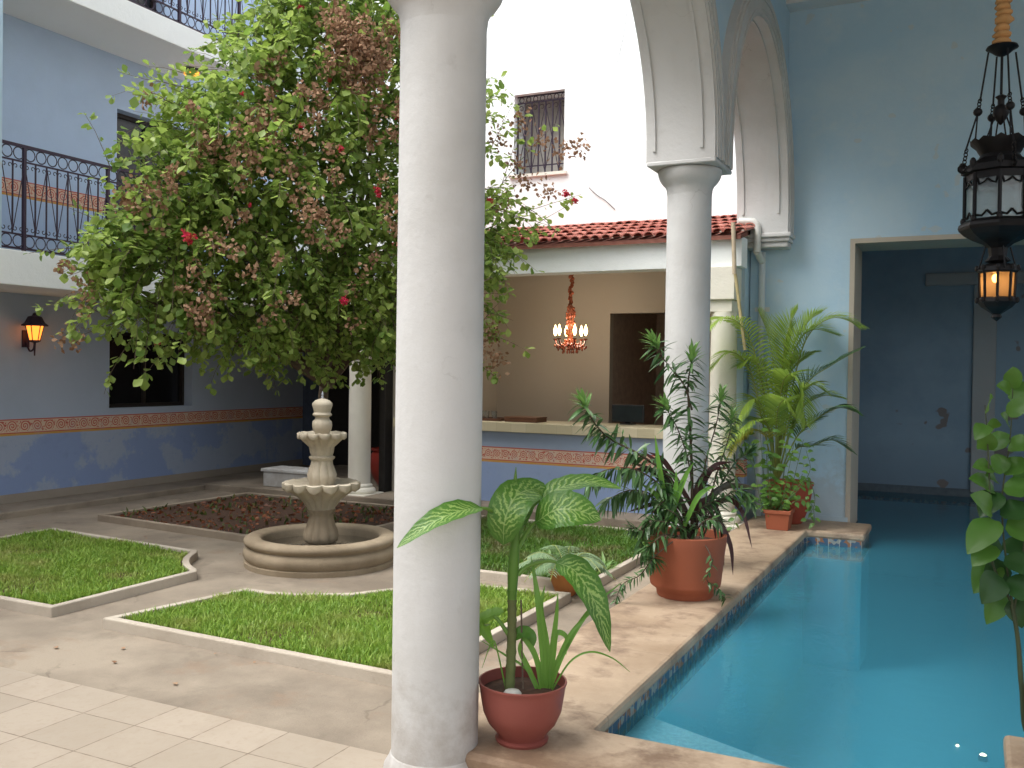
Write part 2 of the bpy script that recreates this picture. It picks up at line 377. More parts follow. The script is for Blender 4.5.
# ------------------------------------------------------------------ ground
g = MB(); g.add([(-60,-60,0),(60,-60,0),(60,3.30,0),(-60,3.30,0)], [(0,1,2,3)]); g.add([(-60,3.30,0),(-2.1,3.30,0),(-2.1,60,0),(-60,60,0)], [(0,1,2,3)])
struct('ground', g, CONC)
g = MB(); g.add([(-14,-8,.004),(7,-8,.004),(7,3.38,.004),(-2.05,3.38,.004),(-2.05,3.465,.004),(-14,3.465,.004)], [(0,1,2,3,4,5)])
struct('patio_floor', g, TILES)
g = MB(); g.prism([(-10.1,2),(-9.47,2),(-9.47,12.8),(-10.1,12.8)], -.05, .07)
struct('side_walkway', g, CONC, None, .012)
g = MB(); g.box(-9.46, -2.25, 9.78, 13.3, -.05, .09); struct('portico_floor', g, CONC, None, .012)

# garden beds: polygon kerbs round soil and grass
FC = (-5.09, 6.66)
def arc(cx, cy, r, a0, a1, n): return [(cx+r*math.cos(R(a0+(a1-a0)*i/n)), cy+r*math.sin(R(a0+(a1-a0)*i/n))) for i in range(n+1)]
BED_A = [(-8.2,4.3),(-5.51,4.3),(-5.51,5.62)] + arc(FC[0],FC[1],1.09,250,200,8)[1:-1] + [(-6.13,6.26),(-8.2,6.42)]
BED_B = [(-5.0,4.28),(-2.62,4.22),(-2.62,6.42),(-3.45,6.30),(-3.84,5.9),(-4.02,5.62),(-4.31,5.43),(-4.55,5.37),(-4.78,5.37)]
BED_C = [(-8.53,7.22),(-6.28,7.03),(-6.1,7.28),(-5.85,7.52),(-5.5,7.70),(-5.4,9.5),(-8.45,9.5)]
BED_D = [(-3.62,6.74),(-2.6,6.74),(-2.6,9.35),(-4.9,9.35),(-4.9,7.75),(-4.5,7.6),(-4.1,7.32),(-3.85,7.0)]
def inset(poly, d):
    n = len(poly); a = sum(poly[i][0]*poly[(i+1) % n][1]-poly[(i+1) % n][0]*poly[i][1] for i in range(n)); s = 1 if a > 0 else -1; out = []
    for i in range(n):
        p0, p, p1 = Vector(poly[i-1]), Vector(poly[i]), Vector(poly[(i+1) % n])
        d0 = (p-p0).normalized(); d1 = (p1-p).normalized(); n0 = Vector((-d0.y, d0.x))*s; n1 = Vector((-d1.y, d1.x))*s
        b = (n0+n1); b = b/max(.3, b.dot(n0)); out.append(tuple(p+b*d))
    return out
def kerb(poly, label, h=.072, wd=.058):
    mb = MB(); inn = inset(poly, wd); n = len(poly)
    vs = [(x,y,-.02) for x,y in poly]+[(x,y,h) for x,y in poly]+[(x,y,h) for x,y in inn]+[(x,y,-.02) for x,y in inn]; fs = []
    for i in range(n):
        j = (i+1) % n
        for k in range(3): fs.append((k*n+i, k*n+j, (k+1)*n+j, (k+1)*n+i))
    mb.add(vs, fs); o = mb.build('garden_kerb', KERB_OLD if 'dark' in label else KERB, None, None, .008); tag(o, label, 'kerb', 'cement kerbs round the garden beds'); return inn
def inside(poly, P):
    x, y = P[:, 0], P[:, 1]; r = np.zeros(len(P), bool); n = len(poly)
    for i in range(n):
        x0, y0 = poly[i]; x1, y1 = poly[(i+1) % n]
        if y0 == y1: continue
        c = ((y0 > y) != (y1 > y)) & (x < (x1-x0)*(y-y0)/(y1-y0)+x0); r ^= c
    return r
def raw_mesh(name, V, nper, faces):
    """V (n, nper, 3) copies of one small shape with the given faces"""
    n = len(V); F = np.array([[*f] for f in faces]); me = bpy.data.meshes.new(name)
    k = F.shape[1]; idx = (np.arange(n)[:, None, None]*nper + F[None]).reshape(-1)
    me.vertices.add(n*nper); me.vertices.foreach_set('co', V.reshape(-1).astype(np.float32))
    nf = n*len(F); me.loops.add(nf*k); me.loops.foreach_set('vertex_index', idx.astype(np.int32))
    me.polygons.add(nf); me.polygons.foreach_set('loop_start', (np.arange(nf)*k).astype(np.int32)); me.polygons.foreach_set('loop_total', np.full(nf, k, np.int32))
    me.update(calc_edges=True); me.validate(); return me
def grass(name, poly, dens, m, hmin=.04, hmax=.10, z=.045, wide=.0045, patch=True):
    P = np.array(poly); lo, hi = P.min(0), P.max(0); n = int((hi-lo).prod()*dens)
    Q = lo + RNG.random((n, 2))*(hi-lo); Q = Q[inside(inset(poly, .01), Q)]; n = len(Q)
    if patch:
        fld = np.sin(Q[:,0]*5.1+1.3*np.sin(Q[:,1]*3.7))*np.sin(Q[:,1]*4.3+np.sin(Q[:,0]*2.9)); keep = RNG.random(n) < .72+.28*fld; Q = Q[keep]; n = len(Q); fld = fld[keep]
    else: fld = np.zeros(n)
    h = (hmin+(hmax-hmin)*RNG.random(n)**1.6)*(1+.3*fld); a = RNG.random(n)*2*np.pi; l = RNG.random(n)*.9*h + .2*h; b = a+RNG.normal(0, .5, n)+np.pi/2
    d = np.stack([np.cos(a), np.sin(a), 0*a], 1); s = np.stack([np.cos(b), np.sin(b), 0*a], 1)*(wide*(.7+.8*RNG.random(n)))[:, None]
    base = np.concatenate([Q, np.full((n, 1), z)], 1); up = np.array([0, 0, 1.])
    mid = base + d*(l*.35)[:, None] + up*(h*.62)[:, None]; tip = base + d*l[:, None] + up*h[:, None]
    V = np.stack([base-s, base+s, mid+s*.8, mid-s*.8, tip, tip+s*.15], 1)
    return tag(link(name, raw_mesh(name, V, 6, [(0,1,2,3),(3,2,5,4)]), m), kind='stuff')
for poly, lab, z in ((BED_A, 'pale cement kerb round the far left lawn bed', .045), (BED_B, 'pale cement kerb round the nearest lawn bed behind the column', .045),
                  (BED_C, 'weathered kerb round the dark planted bed left behind the fountain', .045), (BED_D, 'kerb round the lawn bed beside the pool deck in front of the bar', .045)):
    inn = kerb(poly, lab); b = MB(); b.add([(x, y, z) for x, y in inn], [tuple(range(len(inn)))]); struct('soil', b, SOIL)
GR2 = leafmat('thin_grass', (.05, .14, .015), (.13, .25, .04), (.16, .15, .06), .3, .5)
tag(grass('grass', inset(BED_A, .065), 11000, GRASS, .02, .055, wide=.0036), 'short green lawn grass in the left bed')
tag(grass('grass', inset(BED_B, .065), 14000, GRASS, .02, .055, wide=.0034), 'short green lawn grass in the front bed')
tag(grass('grass', inset(BED_D, .065), 7000, GR2, .02, .06), 'patchy lawn grass in the bed beside the pool deck')
tag(grass('ground_cover', inset(BED_C, .065), 90, leafmat('bed_cover', (.05,.09,.02), (.10,.13,.03), (.14,.05,.03), .2), .02, .07, .045, .012), 'low ground cover in the shaded bed')
tag(grass('leaf_litter', inset(BED_C, .08), 150, leafmat('litter', (.22,.05,.02), (.30,.12,.05), (.12,.05,.03), .1), .01, .03, .05, .022), 'fallen reddish leaves and bracts in the shaded bed')

# ------------------------------------------------------------------ pool
slab = [(-2.15,3.39),(4.2,3.39),(4.2,4.71),(.16,4.71),(.16,3.9),(-1.47,3.9),(-1.47,9.93),(-.92,9.93),(-.92,10.70),(-2.15,10.70)]
d = MB(); d.prism(slab, .045, .12); struct('pool_deck', d, DECK, None, .022)
d = MB(); d.prism([(-2.12,3.42),(4.2,3.42),(4.2,4.68),(.19,4.68),(.19,3.87),(-1.52,3.87),(-1.52,9.96),(-.97,9.96),(-.97,10.7),(-2.12,10.7)], -.02, .046)
struct('deck_plinth', d, simple('deck_side_blue', (.12, .20, .42), .6))
b = MB()   # waterline tiles
def wallq(mb, p, q, z0, z1): mb.add([(*p, z0), (*q, z0), (*q, z1), (*p, z1)], [(0,1,2,3)])
pts = [(4.2,4.672),(.195,4.672),(.195,3.90),(-1.495,3.905),(-1.495,9.935),(-.945,9.935),(-.945,10.70),(-1.13,10.70),(-1.13,11.43),(-2.15,11.43),(-2.15,15.0),(5,15.0)]
for p, q in zip(pts, pts[1:]): wallq(b, p, q, -.16, .050)
struct('waterline_tiles', b, BAND)
b = MB()
for p, q in zip(pts, pts[1:]): wallq(b, p, q, -1.25, -.155)
wallq(b, (5,15.0), (5,4.6), -1.25, .05)
b.add([(-2.2,3.8,-1.25),(5.1,3.8,-1.25),(5.1,15.1,-1.25),(-2.2,15.1,-1.25)], [(0,1,2,3)])
struct('pool_basin', b, POOL)
b = MB(); b.prism([(-1.49,3.91),(.18,3.91),(.18,4.0),(-1.49,4.69)], -1.2, -.08); struct('pool_step', b, STEP)
b = MB(); b.add([(-1.495,3.9,-.02),(5,3.9,-.02),(5,11.43,-.02),(-1.495,11.43,-.02)], [(0,1,2,3)]); b.add([(-2.15,11.43,-.02),(5,11.43,-.02),(5,15.0,-.02),(-2.15,15.0,-.02)], [(0,1,2,3)]); struct('water', b, WATER)

# ------------------------------------------------------------------ blue pool house wall with the alcove the pool runs into
ph = thing('pool_house', (1.5, 10.7, 0), 'pale blue wall with a wide opening where the pool runs into a dark alcove', 'building')
Y0, Y1 = 10.7, 11.42
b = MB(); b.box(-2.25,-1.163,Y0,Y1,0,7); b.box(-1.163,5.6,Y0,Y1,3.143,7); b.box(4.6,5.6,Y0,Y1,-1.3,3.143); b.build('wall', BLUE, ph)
REVEAL = plaster('sandy_reveal', (.50, .44, .36), (.36, .31, .25), .4)
b = MB(); b.box(-1.163,-1.14,Y0-.012,Y1,.0,3.143); b.box(-1.14,4.6,Y0-.012,Y1,3.12,3.145); b.box(-1.19,-1.163,Y0-.012,Y0,.12,3.17); b.box(-1.163,4.6,Y0-.012,Y0-.001,3.145,3.17); b.build('opening_frame', REVEAL, ph)
al = MB(); al.box(-2.25,-2.2,Y1,15.02,-1.3,4.2); al.box(-2.2,5.2,15.02,15.25,-1.3,4.2); al.box(5.0,5.2,Y1,15.02,-1.3,4.2); al.box(-2.25,5.2,Y1,15.25,4.2,4.3)
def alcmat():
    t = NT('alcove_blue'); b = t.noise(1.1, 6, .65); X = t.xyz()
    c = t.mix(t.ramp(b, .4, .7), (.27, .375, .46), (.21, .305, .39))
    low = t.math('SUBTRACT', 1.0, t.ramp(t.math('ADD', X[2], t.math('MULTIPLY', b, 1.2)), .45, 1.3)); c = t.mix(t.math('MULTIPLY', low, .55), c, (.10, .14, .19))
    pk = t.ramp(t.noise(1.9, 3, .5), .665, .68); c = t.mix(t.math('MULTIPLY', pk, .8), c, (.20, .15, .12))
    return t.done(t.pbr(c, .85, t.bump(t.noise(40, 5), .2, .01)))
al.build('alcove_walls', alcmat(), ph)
FR = plaster('alcove_frame', (.38, .40, .40), (.26, .29, .30), .4)
b = MB(); b.box(-.62,5,14.94,15.018,3.02,3.20); b.box(.02,.32,14.95,15.018,.05,3.02); b.build('alcove_moulding', FR, ph, None, .015)
b = MB(); b.box(-2.2,5,14.985,15.018,-.1,.09); b.build('alcove_skirting', simple('mossy_edge', (.11,.14,.16), .7), ph)
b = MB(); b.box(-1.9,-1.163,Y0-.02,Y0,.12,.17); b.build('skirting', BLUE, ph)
# ceiling over the pool side
b = MB(); b.box(-2.3,5.8,-.6,10.69,5.82,6.0); b.box(-2.3,5.6,10.45,10.698,5.70,5.82); b.box(-2.3,-2.0,-.6,10.69,6.0,8.4); struct('ceiling', b, CEIL)  # last box: unseen upper wall added to cut the eastern sky light
b = MB(); b.box(-10.1,-2.4,-4.2,-4,0,9); struct('rear_sky_blocker', b, WHITE)  # unseen wall added to keep southern sky light off the left wing

# ------------------------------------------------------------------ arcade
AX, TH = -2.07, .27
SP = 3.37
ac = thing('arcade', (AX, 7, 0), 'white arcade of round columns and moulded arches with blue spandrels along the pool', 'arcade')
def capital_prof(r): return [(r,2.97),(r-.004,3.12),(r+.004,3.18),(r+.016,3.205),(r+.040,3.23),(r+.060,3.26),(r+.072,3.295),(r+.076,3.32),(r+.070,3.336)]
for (cx, cy, r) in ((-2.02,3.44,.184),(-2.07,7.47,.180)):
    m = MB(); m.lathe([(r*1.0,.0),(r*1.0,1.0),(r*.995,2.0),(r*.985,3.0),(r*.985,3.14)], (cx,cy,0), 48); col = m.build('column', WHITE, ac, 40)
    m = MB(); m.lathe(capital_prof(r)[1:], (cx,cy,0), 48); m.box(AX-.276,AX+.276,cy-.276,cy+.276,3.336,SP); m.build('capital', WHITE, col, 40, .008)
    m = MB(); m.lathe([(r+.034,.004),(r+.03,.03),(r+.012,.06),(r+.002,.085),(r-.01,.09)], (cx,cy,0), 48); m.build('base', WHITE, col, 40, .006)
def arch(yc, hs, rise, stilt=.06, n=40, foot=None):
    """arch between springers: ring with intrados, raised edge beads and an archivolt"""
    def curve(off): return [(yc-(hs+off)*math.cos(math.pi*i/n), SP+stilt+(rise+off)*math.sin(math.pi*i/n)) for i in range(n+1)]
    def legs(c): return [(c[0][0], SP)] + c + [(c[-1][0], foot or SP)]
    def strip(mb, ca, cb, x0, x1, lg=True):
        a, b_ = (legs(ca), legs(cb)) if lg else (ca, cb); L = len(a); vs = []
        for (ya, za), (yb, zb) in zip(a, b_): vs += [(x0,ya,za),(x1,ya,za),(x1,yb,zb),(x0,yb,zb)]
        fs = []
        for i in range(L-1):
            for k in range(4): q = (k+1) % 4; fs.append((i*4+k, i*4+q, (i+1)*4+q, (i+1)*4+k))
        fs += [(3,2,1,0), tuple((L-1)*4+k for k in range(4))]; mb.add(vs, fs)
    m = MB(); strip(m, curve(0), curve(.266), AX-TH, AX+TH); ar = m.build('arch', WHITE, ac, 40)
    m = MB()
    strip(m, curve(.02), curve(.235), AX+TH-.005, AX+TH+.018); strip(m, curve(.02), curve(.235), AX-TH-.018, AX-TH+.005)
    strip(m, curve(.055), curve(.065), AX+TH+.015, AX+TH+.027); strip(m, curve(.15), curve(.20), AX+TH+.015, AX+TH+.03)
    for x in (AX-TH+.055, AX+TH-.105): strip(m, curve(-.014), curve(.004), x-.012, x+.012, False)
    m.build('moulding', WHITE, ar, 40)
    return legs(curve(.264))
e1 = arch(5.455, 1.745, 1.55, .08); e2 = arch(9.085, 1.345, 1.58, .08, foot=3.24)
m = MB()
def spandrel(mb, edge, ya, yb, x0, x1, top):
    pts = [p for p in edge]; n = len(pts); vs = []; fs = []
    for y, z in pts:
        y = min(max(y, ya), yb); vs += [(x0,y,z),(x0,y,top),(x1,y,z),(x1,y,top)]
    for i in range(n-1):
        a, b_ = i*4, (i+1)*4; fs += [(a, b_, b_+1, a+1), (a+2, a+3, b_+3, b_+2), (a+1, b_+1, b_+3, a+3)]
    mb.add(vs, fs)
spandrel(m, [(3.05, SP)]+e1+[(7.47, SP)], 3.05, 7.47, AX-.2, AX+.2, 5.82)
spandrel(m, [(7.47, SP)]+e2+[(10.698, 3.24)], 7.47, 10.698, AX-.2, AX+.2, 5.82)
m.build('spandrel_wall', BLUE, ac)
m = MB(); m.box(AX-TH-.02, AX+TH+.035, 10.405, 10.698, 3.19, 3.24); m.box(AX-TH, AX+TH+.015, 10.43, 10.698, 3.145, 3.19); m.box(AX-TH+.02, AX+TH-.005, 10.455, 10.698, 3.085, 3.145); m.build('impost', WHITE, ac, None, .012)
m = MB(); m.box(AX-TH+.003, AX+TH-.003, 10.595, 10.698, 3.24, SP+.6); m.build('pilaster', WHITE, ac)

# ------------------------------------------------------------------ hotel wing on the left
hw = thing('hotel_wing', (-10.1, 8, 0), 'two storey blue hotel wing with white balconies on the left', 'building')
m = MB()
WX = -10.1
def wall_x(mb, y0, y1, z0, z1, holes, depth=.3):
    ys = sorted({y0, y1, *[h for a in holes for h in a[:2]]}); zs = sorted({z0, z1, *[h for a in holes for h in a[2:]]})
    for ya, yb in zip(ys, ys[1:]):
        for za, zb in zip(zs, zs[1:]):
            if any(a[0] <= ya and yb <= a[1] and a[2] <= za and zb <= a[3] for a in holes): continue
            mb.add([(WX,ya,za),(WX,yb,za),(WX,yb,zb),(WX,ya,zb)], [(0,1,2,3)])
    for a in holes:
        y0_, y1_, z0_, z1_ = a; X2 = WX-.22
        mb.add([(WX,y0_,z0_),(WX,y1_,z0_),(WX,y1_,z1_),(WX,y0_,z1_),(X2,y0_,z0_),(X2,y1_,z0_),(X2,y1_,z1_),(X2,y0_,z1_)], [(0,1,5,4),(1,2,6,5),(2,3,7,6),(3,0,4,7)])
wall_x(m, -3, 12.68, 0, 2.55, [(8.72,10.18,1.135,2.15),(4.2,5.2,.0,2.1)])
m.build('lower_wall', LEFT_LOW, hw)
m = MB(); wall_x(m, -3, 15, 2.55, 5.8, [(8.81,10.1,2.93,5.06)]); wall_x(m, -3, 15, 5.8, 9.2, [(8.3,9.6,6.06,8.2)]); m.build('upper_wall', LEFT_UP, hw)
for (y0,y1,z0,z1,nm) in ((8.72,10.18,1.135,2.15,'window'),(8.81,10.1,2.93,5.06,'door'),(8.3,9.6,6.06,8.2,'door'),(4.2,5.2,.0,2.1,'door')):
    m = MB(); m.box(WX-.24,WX-.20,y0,y1,z0,z1); wn_ = m.build(nm, simple('dark_glass', (.012,.012,.014), .25, spec=.5), hw)
    m = MB(); t = .05; ym = (y0+y1)/2
    for a in ((y0,y0+t,z0,z1),(y1-t,y1,z0,z1),(ym-t/2,ym+t/2,z0+t,z1-t),(y0+t,y1-t,z1-t,z1),(y0+t,y1-t,z0,z0+t)): m.box(WX-.20,WX-.16,*a)
    m.build('frame', simple('dark_frame', (.03,.022,.018), .5), wn_)
SK = plaster('stone_skirting', (.34,.29,.24), (.22,.19,.15), .5)
m = MB(); m.box(WX,WX+.025,-3,4.2,.07,.17); m.box(WX,WX+.025,5.2,12.66,.07,.17); m.build('skirting', SK, hw)
BX = -9.06
def railing(y0, y1, z, parent):
    m = MB(); P = .135; x = BX-.06; H0, H1 = z+.03, z+1.12; n = int((y1-y0)/P)
    for zz, r in ((H1, .016), (H0, .011), (H1-.165, .009), (H0+.15, .009)):
        m.box(x-r*.8, x+r*.8, y0, y1, zz-r, zz+r)
    for i in range(n+1):
        y = y0+i*P; post = i % 8 == 4
        if post: m.box(x-.017, x+.017, y-.017, y+.017, z, H1)
        else: m.box(x-.0065, x+.0065, y-.0065, y+.0065, H0+.15, H1-.165)
        for zc in (H1-.082, H0+.078):
            m.tube([(x, y+P/2+.060*math.cos(2*math.pi*k/14), zc+.064*math.sin(2*math.pi*k/14)) for k in range(14)], .0068, 4, closed=True)
        # V bars and scrolls
        if i % 2 == 0:
            m.tube([(x+.006,y,H1-.18),(x+.006,y+P*1.0,H0+.17)], .006, 4); m.tube([(x+.006,y,H1-.18),(x+.006,y-P*1.0,H0+.17)], .006, 4)
        s = 1 if i % 2 else -1
        for zc, sg in ((H1-.235, 1), (H0+.22, -1)):
            for q in (1, -1):
                m.tube([(x, y+q*(.034-.026*math.cos(a)*(1-k/16)), zc+sg*(.030*math.sin(a)*(1-k/18)+.01)) for k, a in [(k, k*.42) for k in range(13)]], .005, 4)
    return m.build('railing', IRON, parent, 40)
for z0, z1, ry in ((2.53,2.90,2.90),(5.74,6.03,6.03)):
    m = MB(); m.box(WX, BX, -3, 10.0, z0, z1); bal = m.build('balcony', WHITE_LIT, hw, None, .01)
    railing(2.97, 10.0, ry, bal)
    m = MB(); m.box(WX+.001, BX-.01, -2.9, 9.9, z1, z1+.003); m.build('balcony_floor', CONC, bal)
m = MB(); m.lathe([(.085,2.9),(.085,5.70)], (BX-.09,6.41,0), 20); m.build('balcony_post', BLUE, hw, 40)

# ------------------------------------------------------------------ bar wing at the back
bw = thing('bar_wing', (-4.5, 10.3, 0), 'back wing with an open bar under a red tiled roof and high white wall', 'building')
m = MB(); m.box(-6.7,-2.2,10.30,10.46,.09,.955); m.build('counter_wall', BAR_FRONT, bw)
def countermat():
    t = NT('beige_counter_tile'); X = t.xyz(); fr = t.math('FRACT', t.math('DIVIDE', X[0], .2)); g_ = t.math('LESS_THAN', t.math('MINIMUM', fr, t.math('SUBTRACT', 1.0, fr)), .012)
    cell = t.n('ShaderNodeTexWhiteNoise', noise_dimensions='1D'); t.t.links.new(t.math('FLOOR', t.math('DIVIDE', X[0], .2)), cell.inputs['W'])
    c = t.mix(cell.outputs[0], (.50,.44,.29), (.60,.53,.37)); c = t.mix(t.math('MULTIPLY', g_, .35), c, (.3,.26,.2)); return t.done(t.pbr(c, .35))
m = MB(); m.box(-6.7,-2.26,10.24,11.0,.955,1.07); m.build('counter_top', countermat(), bw, None, .006)
m = MB(); m.box(-6.8,-2.2,10.0,10.28,2.845,3.16); m.build('fascia', WHITE_LIT, bw)
m = MB(); m.box(-2.80,-2.26,9.96,10.30,2.49,2.843); m.box(-2.77,-2.29,10.0,10.28,2.36,2.488); m.build('pier', CREAM, bw, None, .008)
def post(cx, cy, zt, r=.145):
    m = MB(); m.lathe([(r,.09),(r*.985,1.2),(r*.95,zt)], (cx,cy,0), 36); c = m.build('column', CREAM, bw, 40)
    m = MB(); m.box(cx-.23,cx+.23,cy-.23,cy+.23,.0,.10); m.lathe([(r+.06,.10),(r+.07,.13),(r+.055,.165),(r+.02,.18),(r+.03,.20),(r+.006,.225)], (cx,cy,0), 36); m.build('base', CREAM, c, 40, .008)
post(-2.40, 10.12, 2.36); post(-7.08, 10.05, 2.5)
m = MB(); m.box(-7.08-.2,-7.08+.2,9.87,10.23,2.38,2.52); m.build('capital', CREAM, bw, None, .01)
# interior of the bar
m = MB(); m.box(-6.85,-4.83,13.2,13.35,.09,3.2); m.box(-4.83,-3.55,13.2,13.35,2.575,3.2); m.box(-3.55,-2.2,13.2,13.35,.09,3.2); m.box(-6.85,-6.7,10.46,13.2,.09,3.2); m.build('bar_room_walls', TAN, bw)
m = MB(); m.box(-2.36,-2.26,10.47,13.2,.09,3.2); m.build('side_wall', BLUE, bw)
m = MB(); m.box(-6.85,-2.2,10.29,13.35,3.2,3.3); m.build('bar_ceiling', TAN, bw)
m = MB(); m.box(-4.95,-4.83,13.35,15.6,.0,2.7); m.box(-3.5,-3.4,13.35,15.6,0,2.7); m.box(-4.95,-3.4,15.5,15.6,0,2.7); m.box(-4.95,-3.4,13.35,15.6,2.7,2.8); m.build('back_room', simple('umber_wall', (.5,.39,.32), .9), bw)
# dark portico at the far left corner
m = MB(); m.box(-10.2,-6.85,12.68,12.8,2.2,2.6); m.box(-10.2,-9.78,12.68,12.8,0,2.2); m.build('portico_back_wall', simple('dim_blue', (.10,.13,.20), .9), bw)
m = MB(); m.box(-10.3,-6.86,12.85,12.9,0,2.6); m.box(-6.95,-6.86,10.3,12.85,.09,2.52); m.build('dark_passage', DARK, bw)
m = MB(); m.box(-10.1,-6.81,10.0,12.8,2.525,2.9); m.build('gallery_slab', CREAM, bw)
# tiled roof
m = MB(); m.add([(-6.9,9.93,3.165),(-2.2,9.93,3.165),(-2.2,12,3.66),(-6.9,12,3.66),(-6.9,9.93,3.12),(-2.2,9.93,3.12),(-2.2,12,3.6),(-6.9,12,3.6)], [(0,1,2,3),(7,6,5,4),(0,4,5,1),(1,5,6,2),(3,2,6,7),(0,3,7,4)])
rb = m.build('roof', simple('mortar_bed', (.30,.12,.09), .9), bw)
m = MB(); sl_ = (3.66-3.165)/2.07; pw = .125; rl = .46
for i in range(int(4.75/pw)):
    xc = -6.88+pw*i+pw/2
    for j in range(5):
        ya, yb = 9.90+j*rl, 9.90+(j+1)*rl+.05; dz = random.uniform(-.006,.006); dx = random.uniform(-.006,.006); vs = []
        for (y, rr, lift) in ((ya, .061, .040), (yb, .050, .012)):
            for k in range(7):
                a = math.pi*k/6; vs.append((xc+dx+rr*math.cos(a), y, 3.165+(y-9.93)*sl_+rr*.75*math.sin(a)+lift+dz))
            for k in range(7):
                a = math.pi*k/6; vs.append((xc+dx+(rr-.013)*math.cos(a), y, 3.165+(y-9.93)*sl_+(rr-.013)*.75*math.sin(a)+lift+dz))
        fs = [(k,k+1,15+k,14+k) for k in range(6)] + [(k,7+k,8+k,k+1) for k in range(6)]
        m.add(vs, fs)
m.build('roof_tiles', ROOF, rb)
# high white wall with barred window
m = MB()
def wall_y(mb, Y, x0, x1, z0, z1, h, dep):
    hx0,hx1,hz0,hz1 = h
    for a in ((x0,hx0,z0,z1),(hx1,x1,z0,z1),(hx0,hx1,z0,hz0),(hx0,hx1,hz1,z1)): mb.add([(a[0],Y,a[2]),(a[1],Y,a[2]),(a[1],Y,a[3]),(a[0],Y,a[3])], [(0,1,2,3)])
    mb.add([(hx0,Y,hz0),(hx1,Y,hz0),(hx1,Y,hz1),(hx0,Y,hz1),(hx0,Y+dep,hz0),(hx1,Y+dep,hz0),(hx1,Y+dep,hz1),(hx0,Y+dep,hz1)], [(0,4,5,1),(1,5,6,2),(2,6,7,3),(3,7,4,0)])
wall_y(m, 12.0, -10.1, 1.0, 3.3, 9.2, (-5.875,-5.105,4.47,5.60), .35); m.build('high_wall', WHITE_LIT, bw)
m = MB(); m.box(-5.9,-5.08,12.345,12.38,4.45,5.62); wn_ = m.build('window', simple('dim_window_room', (.42,.39,.35), .9), bw)
m = MB(); m.box(-5.93,-5.05,11.955,12.02,4.425,4.468); m.build('sill', CREAM, wn_)
m = MB(); y = 12.10; xs = [-5.86+.107*i for i in range(8)]
for i, x in enumerate(xs):
    m.box(x-.009,x+.009,y-.009,y+.009,4.47,5.50)
    m.tube([(x+.053+.034*math.cos(2*math.pi*k/12), y, 5.545+.038*math.sin(2*math.pi*k/12)) for k in range(12)], .006, 4, closed=True)
    if i % 2 == 0:
        m.tube([(x,y-.01,5.45),(x+.105,y-.01,4.98),(x,y-.01,4.5)], .006, 4); m.tube([(x,y-.01,5.45),(x-.105 if i else x,y-.01,4.98),(x,y-.01,4.5)], .006, 4)
    m.tube([(x+.05-.045*math.cos(a)*(1-k/16), y, 5.42+.05*math.sin(a)*(1-k/18)) for k, a in [(k, k*.45) for k in range(13)]], .006, 4)
for z in (4.49,4.6,5.50,5.59): m.box(-5.873,-5.107,y-.008,y+.008,z-.008,z+.008)
m.build('window_grille', IRON, wn_, 40)
# cables on the high wall
m = MB(); m.tube(spline([(-4.72,11.985,4.21),(-4.60,11.985,4.10),(-4.48,11.985,4.02),(-4.34,11.985,3.89)], 6), .005, 5)
tag(m.build('wall_cable', simple('grey_cable', (.12,.12,.13), .6)), 'thin grey cable slanting down the white wall above the roof', 'cable')
m = MB(); m.tube(spline([(-4.22,11.985,6.5),(-4.26,11.985,6.2),(-4.34,11.985,5.86)], 6), .005, 5)
tag(m.build('wall_cable', simple('thin_cable', (.5,.5,.5), .6)), 'short loose wire hanging high on the white wall beside the arch', 'cable')

# ------------------------------------------------------------------ fountain
fx, fy = FC
ft = thing('fountain', (fx, fy, 0), 'three tier cast stone fountain with scalloped bowls in a round basin', 'fountain')
C0 = (fx, fy, 0)
m = MB(); m.lathe([(.648,.0),(.652,.042),(.632,.047),(.648,.07),(.66,.10),(.655,.135),(.635,.158),(.622,.168),(.625,.178),(.648,.19),(.655,.21),(.648,.232),(.625,.246),(.58,.250),(.53,.246),(.508,.232),(.50,.21),(.495,.06)], C0, 64); m.build('basin', STONE_WET, ft, 50)
m = MB(); m.lathe([(.001,.06),(.502,.06)], C0, 48, cap=False); m.build('basin_floor', simple('pale_basin_floor', (.42,.42,.36), .6), ft)
m = MB(); m.lathe([(.001,.155),(.503,.155)], C0, 48, cap=False)
def fwater():
    t = NT('fountain_water'); tr = t.n('ShaderNodeBsdfTransparent'); t.set(tr, 0, (.75,.88,.85)); gl = t.n('ShaderNodeBsdfGlossy'); gl.inputs['Roughness'].default_value = .03
    nrm = t.bump(t.noise(18, 3), .15, .02); t.t.links.new(nrm, gl.inputs['Normal']); fr = t.n('ShaderNodeFresnel'); mx = t.n('ShaderNodeMixShader')
    t.t.links.new(fr.outputs[0], mx.inputs[0]); t.t.links.new(tr.outputs[0], mx.inputs[1]); t.t.links.new(gl.outputs[0], mx.inputs[2]); return t.done(mx.outputs[0])
m.build('basin_water', fwater(), ft)
def lobed(n, amt, z0, z1):
    def f(r, z, a, j): return r*(1+amt*abs(math.cos(n*a/2))**.7 - amt*.5), z
    return f
m = MB(); m.lathe([(.125,.10),(.125,.165),(.115,.17)], C0, 8); m.lathe([(.105,.165),(.138,.19),(.145,.23),(.138,.28),(.118,.33),(.102,.39),(.098,.43),(.12,.455),(.12,.47)], C0, 72, lobed(10,.10,0,0)); m.build('lower_pedestal', STONE_WET, ft, 50)
